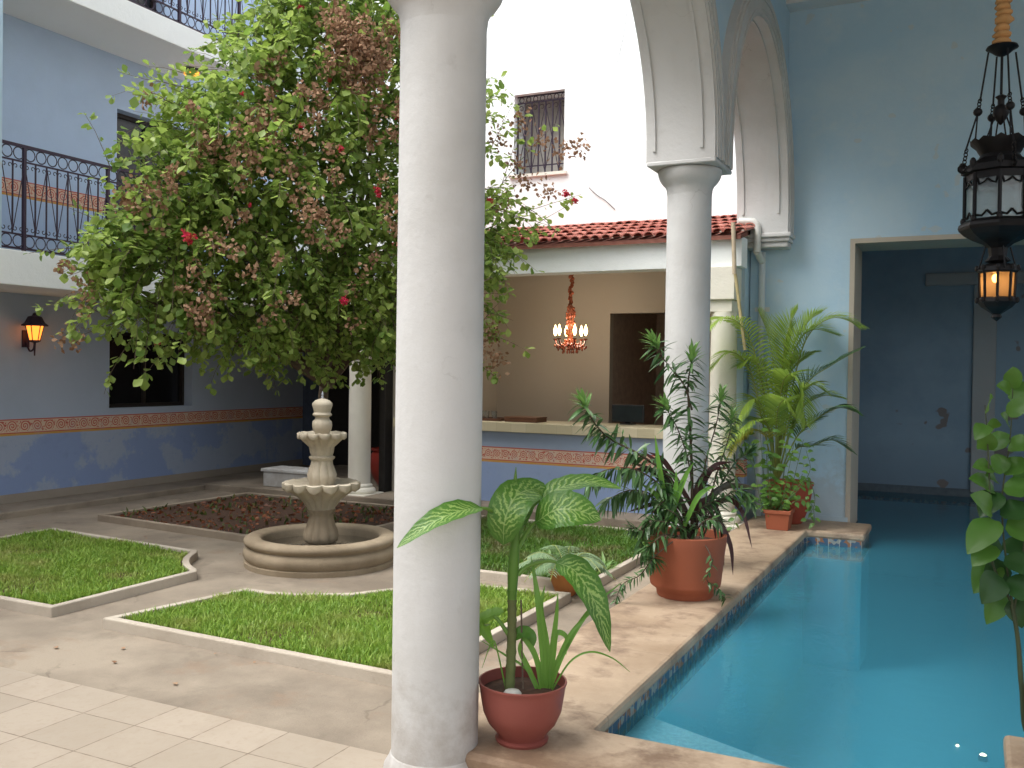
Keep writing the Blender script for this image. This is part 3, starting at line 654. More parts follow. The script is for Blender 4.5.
def bowl(z0, zt, r0, rt, n, name):
    H = zt-z0; m = MB(); NN = n*14
    prof = [(r0,z0),(r0*1.10,z0+.10*H),(rt*.50,z0+.36*H),(rt*.70,z0+.56*H),(rt*.86,z0+.72*H),(rt*.95,z0+.78*H),(rt*1.0,z0+.84*H),(rt*1.01,zt-.006),(rt*.985,zt),(rt*.88,zt-.004),(rt*.7,zt-.022),(rt*.3,zt-.035),(.05,zt-.035)]
    def f(r, z, a, j):
        k = abs(math.sin(n*a/2))**.8
        if j <= 1: return r*(1+.03*k), z
        if j <= 4: return r*(1+.14*(k-.6)), z
        if j <= 6: return r*(1+.09*(k-.6)), z-.050*(k-.5)*rt/.325
        if j <= 8: return r*(1+.09*(k-.6)), z-.012*(k-.5)*rt/.325
        return r, z
    m.lathe(prof, C0, NN, f); return m.build(name, STONE, ft, 50)
bowl(.46,.71,.11,.325,14,'lower_bowl')
m = MB(); m.lathe([(.10,.66),(.105,.70),(.118,.73),(.122,.77),(.108,.82),(.092,.86),(.088,.895),(.105,.91),(.108,.925),(.09,.935),(.09,.96)], C0, 72, lobed(9,.12,0,0)); m.build('upper_pedestal', STONE, ft, 50)
bowl(.94,1.14,.09,.208,12,'upper_bowl')
m = MB(); m.lathe([(.06,1.09),(.062,1.14),(.08,1.16),(.086,1.20),(.083,1.235),(.062,1.255),(.06,1.275),(.08,1.285),(.084,1.295),(.078,1.305),(.07,1.315),(.078,1.345),(.088,1.375),(.086,1.395),(.06,1.42),(.03,1.432),(.006,1.436)], C0, 40); fin = m.build('finial', STONE, ft, 50)
m = MB(); m.lathe([(.014,1.43),(.016,1.45),(.008,1.455),(.012,1.475),(.004,1.495)], C0, 12); m.build('nozzle', simple('steel_nozzle', (.6,.62,.68), .25, .8), fin, 40)

# ------------------------------------------------------------------ white low bench and portico things
bn = thing('low_bench', (-8.25, 10.15, .09), 'low white masonry bench in the dark portico beside the left wall', 'bench')
m = MB(); m.box(-8.60,-7.75,9.97,10.37,.09,.29); m.build('body', WHITE, bn, None, .012)
m = MB(); m.box(-8.63,-7.72,9.95,10.39,.29,.335); m.build('seat', WHITE, bn, None, .01)
rp = thing('plant_pot', (-7.2, 10.9, .09), 'large dark red glazed pot behind the far portico column', 'pot')
m = MB(); m.lathe([(.13,.09),(.22,.22),(.26,.38),(.24,.52),(.20,.58)], (-7.2,10.9,0), 32); m.build('body', GLAZE, rp, 50)
m = MB(); m.lathe([(.20,.58),(.235,.585),(.24,.61),(.20,.615),(.18,.55)], (-7.2,10.9,0), 32); m.build('rim', GLAZE, rp, 50)

# ------------------------------------------------------------------ wall lamps
GLOW = emit('lamp_glow', (1.0, .24, .03), 1.1)
def point(name, loc, e, col, parent, r=.04):
    l = bpy.data.lights.new(name, 'POINT'); l.energy = e; l.color = col; l.shadow_soft_size = r
    o = bpy.data.objects.new(name, l); sc.collection.objects.link(o); o.parent = parent; o.matrix_parent_inverse = root_inv(parent); o.location = loc
wl = thing('wall_lantern', (-10.1, 7.50, 2.0), 'small black coach lantern glowing orange on the left wall', 'wall lamp')
lx, ly = -9.93, 7.50
m = MB(); m.box(-10.098,-10.08,ly-.045,ly+.045,1.90,2.10); m.tube(spline([(-10.08,ly,1.96),(-10.02,ly,1.86),(-9.95,ly,1.88),(lx,ly,1.97)], 5), .011, 6); m.tube([(lx,ly,1.80),(lx,ly,1.98)], [.008,.016], 6); m.build('bracket', IRON, wl, 40)
m = MB(); m.lathe([(.055,1.985),(.095,2.155)], (lx,ly,0), 6); m.build('glass', GLOW, wl)
m = MB()
for k in range(6):
    a = 2*math.pi*k/6; m.tube([(lx+.058*math.cos(a),ly+.058*math.sin(a),1.98),(lx+.099*math.cos(a),ly+.099*math.sin(a),2.16)], .007, 4)
m.lathe([(.03,1.955),(.064,1.97),(.064,1.985)], (lx,ly,0), 6); m.lathe([(.145,2.15),(.145,2.165),(.11,2.19),(.075,2.26),(.03,2.275),(.02,2.30),(.004,2.31)], (lx,ly,0), 6); m.build('cage', IRON, wl)
point('wall_lantern_light', (lx+.16, ly, 2.06), .25, (1,.5,.15), wl)
cl = thing('ceiling_lamp', (-9.6, 9.6, 5.74), 'small round lamp glowing orange under the upper balcony', 'ceiling lamp')
m = MB(); m.lathe([(.12,5.738),(.125,5.715),(.11,5.70)], (-9.6,9.6,0), 24); m.build('base', IRON, cl, 40)
m = MB(); m.lathe([(.108,5.70),(.10,5.67),(.07,5.645),(.01,5.635)], (-9.6,9.6,0), 24); m.build('shade', emit('amber_glow', (1,.30,.04), 1.2), cl, 60)
sl2 = thing('wall_lamp', (-7.55, 11.5, 1.98), 'tiny orange lamp glowing in the dark passage beside the tall front column', 'wall lamp')
m = MB(); m.box(-7.56,-7.5,11.5,11.56,1.5,2.02); m.build('bracket', IRON, sl2)
m = MB(); m.lathe([(.02,1.94),(.05,1.97),(.045,2.01),(.01,2.03)], (-7.53,11.46,0), 12); m.build('glass', GLOW, sl2, 60)

# ------------------------------------------------------------------ chandelier over the bar
RX = NT('red_crystal'); RC = RX.done(RX.pbr(RX.mix(RX.n('ShaderNodeNewGeometry').outputs['Random Per Island'], (.25,.025,.014), (.46,.16,.08)), .12, spec=.8))
chx, chy = at(570.5, 330, 12.9)[:2]
CZ = lambda py: CAM_H - (py-372.5)*12.9/940
ch = thing('chandelier', (chx, chy, 3.2), 'red crystal chandelier with lit candle bulbs hanging in the bar', 'chandelier')
m = MB()
for k in range(44): m.ball((chx+random.uniform(-.025,.025), chy+random.uniform(-.025,.025), CZ(306)+(3.19-CZ(306))*k/43), random.uniform(.016,.03), 6, 4)
m.tube([(chx,chy,CZ(306)),(chx,chy,3.2)], .008, 5)
m.build('beaded_chain', plaster('coral_beads', (.38,.10,.05), (.25,.10,.05), .5, fine=90), ch, 60)
m = MB(); m.lathe([(.02,CZ(347)),(.05,CZ(343)),(.035,CZ(338)),(.06,CZ(333)),(.03,CZ(326)),(.055,CZ(318)),(.03,CZ(312)),(.05,CZ(309)),(.012,CZ(305))], (chx,chy,0), 12); m.build('stem', RC, ch, 50)
for r, z, n in ((.045,308,6),(.06,314,7),(.05,322,6),(.065,331,7),(.075,342,8),(.12,345,9),(.17,346,10),(.10,349,8)):
    for k in range(n):
        a = 2*math.pi*(k+.5*random.random())/n; zz = CZ(z)+random.uniform(-.02,.01); q = (chx+r*math.cos(a), chy+r*math.sin(a))
        m = MB(); m.lathe([(.002,.022),(.010,.016),(.015,.004),(.010,-.010),(.006,-.016),(.011,-.028),(.013,-.045),(.007,-.060),(.001,-.068)], (*q, zz), 7); m.build('pendant', RC, ch, 60)
BULB = emit('candle_bulb', (1.0, .66, .26), 6)
ra = .215
for k in range(6):
    a = R(8+60*k); ca, sa = math.cos(a), math.sin(a)
    m = MB(); m.tube([(chx+ca*q, chy+sa*q, CZ(343)+dz) for q, dz in ((.03,0),(.09,-.055),(.15,-.06),(.20,-.02),(ra,.035))], .011, 6); m.lathe([(.012,CZ(342)+.01),(.036,CZ(341)+.02),(.03,CZ(341)+.012)], (chx+ca*ra,chy+sa*ra,0), 10)
    for q in range(3): m.ball((chx+ca*(ra-.02)+random.uniform(-.025,.025), chy+sa*(ra-.02)+random.uniform(-.025,.025), CZ(345)-.02-.02*q), .013, 6, 4, 1.7)
    arm = m.build('arm', RC, ch, 60)
    m = MB(); m.lathe([(.010,CZ(336.5)),(.022,CZ(334)),(.027,CZ(331.5)),(.018,CZ(329)),(.003,CZ(325.5))], (chx+ca*ra,chy+sa*ra,0), 10); m.build('candle_bulb', BULB, arm, 60)
point('chandelier_light', (chx, chy, CZ(331)), 13, (1, .84, .66), ch, .2)

# ------------------------------------------------------------------ bar top
TT = 1.07
tr = thing('tray', at(484, 412, 11.7), 'dark tray lying on the bar counter under the glasses', 'tray')
tx0 = -5.92
m = MB(); m.prism([(tx0,10.46),(tx0+.66,10.46),(tx0+.66,10.80),(tx0,10.80)], TT, TT+.012); m.build('tray_base', WOOD, tr)
m = MB()
for a in ((tx0,tx0+.66,10.445,10.46),(tx0,tx0+.66,10.80,10.815),(tx0-.012,tx0,10.445,10.815),(tx0+.66,tx0+.672,10.445,10.815)): m.box(*a, TT, TT+.032)
m.build('tray_rim', WOOD, tr)
tgl = NT('clear_glass'); gb = tgl.n('ShaderNodeBsdfGlass'); gb.inputs['IOR'].default_value = 1.45; gb.inputs['Roughness'].default_value = .02
tp = tgl.n('ShaderNodeBsdfTransparent'); tp.inputs[0].default_value = (.9,.92,.92,1); gx = tgl.n('ShaderNodeMixShader'); gx.inputs[0].default_value = .45
tgl.t.links.new(tp.outputs[0], gx.inputs[1]); tgl.t.links.new(gb.outputs[0], gx.inputs[2]); GLASS = tgl.done(gx.outputs[0])
def tumbler(x, y):
    m = MB(); m.lathe([(.03,0),(.037,.105),(.034,.105),(.027,.012),(.001,.012)], (x,y,TT+.0125), 18); return m.build('drinking_glass', GLASS, None, 40)
for k, (x, y) in enumerate([(-5.80,10.55),(-5.69,10.52),(-5.58,10.53),(-5.48,10.52),(-5.38,10.54),(-5.74,10.66),(-5.60,10.66),(-5.45,10.67)]):
    tag(tumbler(x, y), 'clear drinking glass standing with others on the dark tray on the bar', 'glass', 'drinking glasses on the tray')
m = MB(); m.box(-5.18,-4.74,10.42,10.72,TT,TT+.05); mb_ = thing('wooden_box', (-4.96,10.57,TT), 'flat brown wooden menu box on the counter right of the glasses', 'box'); m.build('body', WOOD, mb_, None, .004)
m = MB(); m.box(-5.185,-4.735,10.415,10.725,TT+.05,TT+.064); m.build('lid', simple('brown_lid', (.16,.07,.035), .45, vs=8), mb_, None, .003)
m = thing('monitor', (-3.73, 10.85, TT), 'small dark screen standing on the counter in front of the doorway', 'screen')
b = MB(); b.box(-3.93,-3.52,10.84,10.88,1.095,1.31); b.build('housing', simple('black_plastic', (.015,.015,.016), .4), m, None, .008)
b = MB(); b.box(-3.91,-3.54,10.836,10.8395,1.11,1.295); b.build('screen', simple('dark_screen', (.012,.02,.022), .15), m)
b = MB(); b.box(-3.81,-3.65,10.80,10.94,TT,1.085); b.box(-3.76,-3.70,10.86,10.89,1.085,1.10); b.build('foot', simple('black_foot', (.015,.015,.016), .4), m)

# ------------------------------------------------------------------ drain pipe and hose at the corner
PVC = simple('white_pipe', (.70,.70,.66), .45, vs=6)
dp = thing('drain_pipe', (-2.11, 10.64, .12), 'white plastic drain pipe with elbow running down the corner of the blue wall', 'pipe')
m = MB(); m.tube([(-2.11,10.645,.12),(-2.11,10.645,3.06)], .036, 14); m.build('downpipe', plaster('painted_pipe', (.55,.62,.66), (.45,.5,.52), .4, fine=20), dp, 60)
m = MB(); m.tube([(-2.12,10.40,3.03),(-2.12,10.40,3.26)], .040, 14); m.tube(spline([(-2.12,10.40,3.24),(-2.125,10.40,3.31),(-2.16,10.40,3.36),(-2.23,10.40,3.37),(-2.32,10.40,3.375)], 4), .04, 14); m.tube([(-2.12,10.40,3.04),(-2.11,10.52,2.98),(-2.11,10.645,2.96)], .038, 14); m.build('elbow', PVC, dp, 60)
m = MB(); m.box(-2.19,-2.03,10.68,10.698,1.0,1.05); m.box(-2.19,-2.03,10.68,10.698,2.4,2.45); m.build('clamp', PVC, dp)
hs_ = thing('overflow_pipe', (-2.25, 9.93, 3.3), 'thin beige pipe slanting down from the roof corner beside the white pier', 'pipe')
m = MB(); m.tube([(-2.27,9.90,3.29),(-2.25,9.91,2.75)], .023, 10); m.build('upper_pipe', simple('beige_pipe', (.55,.45,.32), .5), hs_, 60)
m = MB(); m.tube([(-2.25,9.91,2.80),(-2.13,9.93,1.95)], .017, 10); m.build('lower_pipe', simple('yellow_pipe', (.52,.43,.22), .5), hs_, 60)

# ------------------------------------------------------------------ hanging lantern over the pool
LX, LY = at(999, 200, 6.0)[:2]
LZ = lambda py: CAM_H + (376.5-py)*6.0/940
px = 6.0/940
lt = thing('hanging_lantern', (LX, LY, 5.82), 'large dark ornate lantern with pale glass hanging over the pool, lit at its foot', 'lantern')
Cx = (LX, LY, 0)
m = MB()
z0 = LZ(46)
while z0 < 5.74:
    h_ = random.uniform(.035,.06); rr = random.uniform(.046,.060); ox, oy = random.uniform(-.008,.008), random.uniform(-.008,.008)
    m.lathe([(.030,z0),(rr,z0+h_*.35),(rr*.97,z0+h_*.6),(.032,z0+h_)], (LX+ox,LY+oy,0), 14, lambda r,z,a,j: (r*(1+.10*math.sin(5*a+z*40)), z)); z0 += h_*.92
m.build('fabric_sleeve', plaster('ochre_fabric', (.48,.27,.11), (.34,.17,.06), .6, fine=90), lt, 60)
m = MB(); m.lathe([(.005,LZ(44)),(.09,LZ(46)),(.095,LZ(48)),(.07,LZ(50)),(.04,LZ(54)),(.012,LZ(56))], Cx, 16); m.tube([(LX,LY,LZ(56)),(LX,LY,LZ(96))], .009, 6)
m.lathe([(.012,LZ(94)),(.035,LZ(96)),(.02,LZ(99)),(.02,LZ(104)),(.045,LZ(107)),(.048,LZ(113)),(.03,LZ(119)),(.006,LZ(124))], Cx, 14); m.build('canopy', LANTERN_IRON, lt, 50)
m = MB()
def chain(mb, p, q, n, r=.0045):
    p, q = Vector(p), Vector(q); t = (q-p).normalized(); u = t.orthogonal().normalized(); v = t.cross(u); L = (q-p).length/n
    for k in range(n):
        c = p+(q-p)*((k+.5)/n); a, b_ = (u, v) if k % 2 else (v, u)
        mb.tube([c+t*(L*.62*math.cos(th))+a*(.014*math.sin(th)) for th in [2*math.pi*j/8 for j in range(8)]], r, 4, closed=True)
for k in range(4):
    a = R(20+90*k); ca, sa = math.cos(a), math.sin(a)
    P = lambda rr, y: (LX+ca*rr*px, LY+sa*rr*px, LZ(y))
    m.tube([P(13,52), P(20,100)], .006, 5); chain(m, P(20,98), P(22,112), 4); m.ball(P(22,111), .028, 8, 6)
    m.tube([P(22,112), P(33,150)], .006, 5); chain(m, P(32,148), P(35,170), 6); m.tube([P(22,112), P(24,142)], .005, 5); m.tube([P(5,114), P(14,140)], .005, 5)
    for s in (1,-1): m.tube([Vector(P(35,168))+Vector((ca*.03*math.cos(th), sa*.03*math.cos(th), s*.025*math.sin(th)+.0)) for th in [j*.5 for j in range(10)]], .006, 4)
m.build('chains', LANTERN_IRON, lt, 60)
m = MB(); n6 = 8
m.lathe([(20*px,LZ(158)),(18*px,LZ(154)),(22*px,LZ(147)),(27*px,LZ(141)),(27.5*px,LZ(139.5)),(26*px,LZ(140)),(17*px,LZ(152))], Cx, 32, lambda r,z,a,j: (r, z+(.012*math.cos(12*a) if j in (3,4,5) else 0)))
m.build('crown', LANTERN_IRON, lt, 50)
def octa(mb, prof): mb.lathe(prof, Cx, n6)
m = MB(); octa(m, [(18*px,LZ(156)),(30*px,LZ(163)),(35*px,LZ(166)),(35*px,LZ(172)),(31*px,LZ(173)),(31*px,LZ(180)),(30*px,LZ(180))]); octa(m, [(30*px,LZ(219)),(32.5*px,LZ(220)),(36*px,LZ(223)),(37*px,LZ(226)),(36*px,LZ(229)),(31*px,LZ(234)),(23*px,LZ(239)),(14*px,LZ(243)),(9*px,LZ(247)),(8*px,LZ(255)),(12*px,LZ(260)),(5*px,LZ(263))])
for k in range(n6):
    a = 2*math.pi*k/n6; ca, sa = math.cos(a), math.sin(a); m.tube([(LX+ca*31*px,LY+sa*31*px,LZ(174)),(LX+ca*31*px,LY+sa*31*px,LZ(222))], .012, 5)
    m.ball((LX+ca*34*px,LY+sa*34*px,LZ(164)), .02, 6, 5, 1.6); m.ball((LX+ca*32*px,LY+sa*32*px,LZ(219)), .018, 6, 5, 1.4)
    a2 = a+math.pi/n6; c2, s2 = math.cos(a2), math.sin(a2); rr = 31*px*math.cos(math.pi/n6); tx, ty = -s2, c2
    for s in (-1,1):   # pointed tracery at the head and foot of every pane
        m.tube([(LX+c2*rr+tx*.062*s, LY+s2*rr+ty*.062*s, LZ(180)), (LX+c2*rr+tx*.05*s, LY+s2*rr+ty*.05*s, LZ(186)), (LX+c2*rr+tx*.02*s, LY+s2*rr+ty*.02*s, LZ(184)), (LX+c2*rr, LY+s2*rr, LZ(181))], .007, 4)
        m.tube([(LX+c2*rr+tx*.065*s, LY+s2*rr+ty*.065*s, LZ(216)), (LX+c2*rr+tx*.03*s, LY+s2*rr+ty*.03*s, LZ(217)), (LX+c2*rr, LY+s2*rr, LZ(212))], .008, 4)
m.build('frame', LANTERN_IRON, lt)
def seeded():
    t = NT('seeded_glass'); gl = t.n('ShaderNodeBsdfGlossy'); gl.inputs['Roughness'].default_value = .12; tl = t.n('ShaderNodeBsdfTranslucent'); t.set(tl, 0, (.62,.72,.72)); df = t.n('ShaderNodeBsdfTransparent'); t.set(df, 0, (.8,.88,.88))
    nb = t.bump(t.noise(60, 3), .6, .01); t.t.links.new(nb, gl.inputs['Normal'])
    a = t.n('ShaderNodeMixShader'); a.inputs[0].default_value = .5; t.t.links.new(tl.outputs[0], a.inputs[1]); t.t.links.new(df.outputs[0], a.inputs[2])
    b = t.n('ShaderNodeMixShader'); b.inputs[0].default_value = .14; t.t.links.new(a.outputs[0], b.inputs[1]); t.t.links.new(gl.outputs[0], b.inputs[2]); return t.done(b.outputs[0])
SG = seeded()
for k in range(n6):
    a0, a1 = 2*math.pi*k/n6, 2*math.pi*(k+1)/n6; r_ = 30*px; m = MB()
    m.add([(LX+r_*math.cos(a0),LY+r_*math.sin(a0),LZ(219.5)),(LX+r_*math.cos(a1),LY+r_*math.sin(a1),LZ(219.5)),(LX+r_*math.cos(a1),LY+r_*math.sin(a1),LZ(178)),(LX+r_*math.cos(a0),LY+r_*math.sin(a0),LZ(178))], [(0,1,2,3)]); m.build('glass_pane', SG, lt)
m = MB(); m.lathe([(4*px,LZ(262)),(13*px,LZ(263)),(18*px,LZ(266)),(19*px,LZ(270)),(17*px,LZ(272))], Cx, 8); m.lathe([(15*px,LZ(296)),(17*px,LZ(297)),(18*px,LZ(301)),(14*px,LZ(306)),(7*px,LZ(311)),(4*px,LZ(313)),(5*px,LZ(316)),(.5*px,LZ(320))], Cx, 8)
for k in range(8):
    a = 2*math.pi*k/8; m.tube([(LX+math.cos(a)*16.5*px,LY+math.sin(a)*16.5*px,LZ(270)),(LX+math.cos(a)*15.5*px,LY+math.sin(a)*15.5*px,LZ(298))], .009, 5); m.ball((LX+math.cos(a)*18*px,LY+math.sin(a)*18*px,LZ(299)), .015, 6, 4, 1.4); m.ball((LX+math.cos(a)*18.5*px,LY+math.sin(a)*18.5*px,LZ(267)), .015, 6, 4, 1.4)
for k in range(4):
    a = R(20+90*k); m.tube([(LX+math.cos(a)*18*px,LY+math.sin(a)*18*px,LZ(268)),(LX+math.cos(a)*12*px,LY+math.sin(a)*12*px,LZ(246))], .005, 4)
low = m.build('lower_lantern', LANTERN_IRON, lt)
def amber():
    t = NT('amber_glass'); tl = t.n('ShaderNodeBsdfTranslucent'); t.set(tl, 0, (.60,.40,.22)); df = t.n('ShaderNodeBsdfTransparent'); t.set(df, 0, (.75,.55,.33))
    a = t.n('ShaderNodeMixShader'); a.inputs[0].default_value = .55; t.t.links.new(tl.outputs[0], a.inputs[1]); t.t.links.new(df.outputs[0], a.inputs[2]); return t.done(a.outputs[0])
m = MB(); m.lathe([(14.5*px,LZ(297)),(15.5*px,LZ(271))], Cx, 8, cap=False); m.build('amber_glass', amber(), low)
m = MB(); m.ball((LX-.01,LY,LZ(277)), .022, 10, 8, 1.3); m.build('bulb', emit('warm_bulb', (1,.62,.25), 6), low, 60)
point('hanging_lantern_light', (LX-.01, LY, LZ(284)), .3, (1,.62,.32), lt, .03)

# glint on the water, made by glowing discs added on the pool floor
UX, UY = 0.140, 8.080
ul = thing('pool_glint', (UX, UY, -1.25), 'small glowing disc added under the water as a glint near the pool corner', 'water glint')
m = MB(); m.lathe([(.035,-1.249),(.035,-1.22),(.027,-1.205),(.024,-1.21)], (UX,UY,0), 20); m.build('rim', simple('steel_rim', (.5,.52,.54), .3, .8), ul, 50)
m = MB(); m.lathe([(.001,-1.196),(.014,-1.198),(.024,-1.208)], (UX,UY,0), 20, cap=False); m.build('lens', emit('glint_glow', (1,.78,.5), 5), ul, 60)  # glowing disc that stands in for a glint on the water
m = MB(); m.lathe([(.001,-1.236),(.010,-1.240),(.013,-1.249)], (UX-.18,UY+.22,0), 12, cap=False); m.build('small_glint_disc', emit('small_glint_glow', (1,.75,.5), 3), ul, 60)

# ------------------------------------------------------------------ bougainvillea
def arr(v): return np.array([v.x, v.y, v.z])
def unit(a): return a/np.maximum(np.linalg.norm(a, axis=-1, keepdims=True), 1e-9)
LEAF = np.array([(0,0,0),(.28,.34,.05),(.50,.62,.06),(.30,.92,.0),(0,1.08,-.10),(-.30,.92,.0),(-.50,.62,.06),(-.28,.34,.05),(0,.55,-.05)])
LEAF_F = [(0,1,2,8),(8,2,3,4),(8,4,5,6),(0,8,6,7)]
LEAF = LEAF*np.array([.82,1,1])
def leaves(base, d, nrm, size):
    d = unit(d); s = unit(np.cross(d, nrm)); n = np.cross(s, d)
    return base[:,None,:] + size[:,None,None]*(LEAF[None,:,0,None]*s[:,None,:] + LEAF[None,:,1,None]*d[:,None,:] + LEAF[None,:,2,None]*n[:,None,:])
LB, LD, LN, LS = [], [], [], []
TW = MB()
def twig(p, d, L, n, size, droop=.5, r=.0035, stem=True):
    """one drooping spray: leaves alternate along it"""
    p = np.array(p, float); d = unit(np.array(d, float)); pts = [p]
    for i in range(6):
        d = unit(d + np.array([0,0,-droop/6]) + RNG.normal(0,.06,3)); pts.append(pts[-1]+d*L/6)
    pts = np.array(pts)
    if stem: TW.tube([tuple(q) for q in pts[::2]], [r, r*.8, r*.6, r*.4], 3, cap=False)
    t = np.sort(RNG.random(n))*6; i = np.minimum(t.astype(int), 5); f = (t-i)[:,None]
    B = pts[i]*(1-f)+pts[i+1]*f; T = unit(pts[i+1]-pts[i]); a = RNG.random(n)*2*np.pi
    u = unit(np.cross(T, np.array([.3,.2,1.]))); v = np.cross(T, u)
    side = u*np.cos(a)[:,None]+v*np.sin(a)[:,None]
    D = side + T*.55 + np.array([0,0,-.35])
    N = np.array([0,0,1.]) + RNG.normal(0,.45,(n,3)) + side*.25
    LB.append(B+side*.012); LD.append(D); LN.append(N); LS.append(size*(.45+.8*RNG.random(n)))
BL = [(345,15,9.6,.45,90),(300,45,9.4,.38,70),(385,70,9.6,.5,85),(255,88,9.2,.38,70),(330,110,9.4,.6,110),(265,145,9.2,.55,100),(208,130,9.0,.36,60),(375,170,9.5,.55,90),(310,195,9.2,.65,120),(235,190,9.0,.5,90),(180,190,8.8,.36,60),
      (370,245,9.4,.5,80),(300,255,9.2,.55,95),(228,245,9.0,.48,80),(165,245,8.7,.38,60),(128,250,8.5,.20,26),(345,290,9.3,.32,44),(275,298,9.1,.32,44),(205,298,8.9,.28,40),(148,300,8.6,.22,30),(385,295,9.4,.25,24),
      (440,120,9.7,.45,60),(440,230,9.7,.5,70),(478,200,9.9,.28,26),(478,240,9.8,.28,28),(440,310,9.6,.4,40),(330,320,9.7,.3,50),(375,325,9.7,.25,36),(300,330,9.4,.25,30),(245,330,9.0,.22,24),(120,280,8.6,.15,14),(345,-30,9.7,.6,80),(380,10,9.4,.4,50),(285,10,9.6,.3,46),(410,0,9.8,.5,40)]
centre = arr(at(290,190,9.6))
tr_ = thing('bougainvillea_tree', (-6.85, 9.0, .04), 'huge bougainvillea with green leaves and brown dried bracts filling the courtyard behind the fountain', 'tree')
DB, DD, DN, DS = [], [], [], []
for (bx, by, bd, br, nt_) in BL:
    c = arr(at(bx, by, bd)); out0 = c-centre
    for k in range(int(nt_*1.0)):
        q = RNG.normal(0,1,3); q /= np.linalg.norm(q); rr = br*(.45+.6*RNG.random())
        p = c+q*rr*np.array([1,1.15,.95]); d = q*.8+unit(out0)*.4+RNG.normal(0,.35,3)+np.array([0,0,.15])
        twig(p, d, .26+.30*RNG.random(), int(14+9*RNG.random()), .078, .9)
HOT = [(360,45,8.95,16),(345,25,9.0,12),(375,65,8.95,12),(335,60,8.9,9),(388,40,9.1,8),(355,75,8.9,8),(208,152,8.55,9),(238,140,8.6,8),(180,178,8.5,9),(255,168,8.5,7),(302,192,8.45,9),(392,205,8.9,7),(322,238,8.5,6),(215,235,8.45,6),(198,272,8.4,7),
       (290,250,8.5,5),(196,318,8.4,8),(206,300,8.4,5),(272,312,8.5,6),(385,228,8.9,6),(370,252,8.8,5),(136,190,8.4,9),(230,205,8.45,6),(305,215,8.45,6),(255,112,8.6,7),(386,120,9.0,7),(270,75,8.9,7),(320,100,8.8,7),(240,262,8.4,5),(340,170,8.6,6),(160,215,8.4,6),(352,300,8.7,5),(300,130,8.6,6),(205,130,8.6,6),(285,150,8.5,5),(90,318,8.4,4),(76,275,8.35,5)]
HOT = [(a, b, c_, int(n_*1.2) if b < 125 else max(2, int(n_*.5))) for a, b, c_, n_ in HOT]
for (hx, hy, hd, hn) in HOT:                # clumps of dried bracts, near the outside
    hot = arr(at(hx, hy, hd-.22))
    for k in range(hn):
        p = hot+RNG.normal(0,.085,3)*np.array([1,1,1.1]); n = int(14+16*RNG.random()); rad = .026+.024*RNG.random()
        DB.append(p+RNG.normal(0,1,(n,3))*rad); DD.append(RNG.normal(0,1,(n,3))+np.array([0,0,-.4])); DN.append(RNG.normal(0,1,(n,3))); DS.append(.032+.022*RNG.random(n))
for k in range(170):                        # longer arching sprays over the outside of the crown
    bx, by, bd, br, nt_ = BL[RNG.integers(0, 21)]; c = arr(at(bx, by, bd)); q = RNG.normal(0,1,3); q[1] = -abs(q[1])*1.2; q[0] = q[0] if bx > 190 else abs(q[0]); q /= np.linalg.norm(q)
    twig(c+q*br*.85, q*.9+np.array([0,0,.45])+RNG.normal(0,.3,3), .5+.35*RNG.random(), int(16+8*RNG.random()), .092, 1.7, .004)
# long free sprays that break the outline: from -> to in the picture plane at depth d
SPR = [(195,90,120,84,8.9,20),(190,75,150,60,9.0,16),(112,172,84,112,8.5,14),(120,250,28,262,8.4,22),(128,240,70,205,8.5,16),(110,300,36,310,8.4,14),(120,322,72,340,8.5,14),(135,335,100,392,8.6,22),(130,330,66,300,8.5,14),
       (205,300,220,378,8.8,20),(300,320,276,372,9.0,18),(345,310,362,352,9.2,14),(270,330,268,382,9.0,14),(170,340,150,372,8.7,12),(390,310,396,345,9.3,10),
       (490,230,578,185,9.9,22),(490,200,560,128,9.9,22),(500,190,535,105,9.9,16),(490,150,520,100,9.9,14),(500,250,572,212,9.9,18),(480,260,520,250,9.8,18),(470,330,526,350,9.7,24),(470,310,512,318,9.7,16),(470,360,500,382,9.7,20),(470,340,500,300,9.7,14),(520,205,560,235,9.9,12),
       (235,40,190,52,9.2,16),(240,20,205,20,9.3,14),(120,265,70,280,8.5,14),(500,215,548,225,9.95,16)]
for (x0,y0,x1,y1,d,n) in SPR:
    a = arr(at(x0,y0,d)); b = arr(at(x1,y1,d-.15)); L = np.linalg.norm(b-a)
    twig(a, b-a+np.array([0,0,.18*L]), L*1.02, int(n*1.2), .072, .36, .005)
for (x,y,d) in ((563,150,9.95),(578,147,9.95),(540,140,9.9),(515,165,9.9),(525,180,9.9),(500,140,9.9),(520,120,9.9),(547,190,9.9),(500,205,9.8),(492,330,9.6),(497,362,9.6),(486,350,9.6),(140,235,8.5),(150,100,8.9),(335,20,9.0),(355,30,9.0),(345,45,9.0),(375,40,9.0),(350,65,9.0),(365,55,9.0),(330,50,9.0),(145,190,8.3),(205,135,8.4),(215,145,8.4),(205,325,8.5),(290,170,8.5),(70,340,8.4)):
    n = 44; DB.append(arr(at(x,y,d))+RNG.normal(0,.06,(n,3))); DD.append(RNG.normal(0,1,(n,3))+np.array([0,0,-.4])); DN.append(RNG.normal(0,1,(n,3))); DS.append(.032+.024*RNG.random(n))
V = leaves(np.concatenate(LB), np.concatenate(LD), np.concatenate(LN), np.concatenate(LS))
tag(link('crown', raw_mesh('crown', V, 9, LEAF_F), BOUG, tr_))
V = leaves(np.concatenate(DB), np.concatenate(DD), np.concatenate(DN), np.concatenate(DS))
tag(link('dried_flowers', raw_mesh('dried_flowers', V, 9, LEAF_F), DRY, tr_), 'brown papery dried bract clusters')
TW.build('twigs', BARK, tr_)
m = MB(); T0 = Vector((-6.85, 9.0, .03))
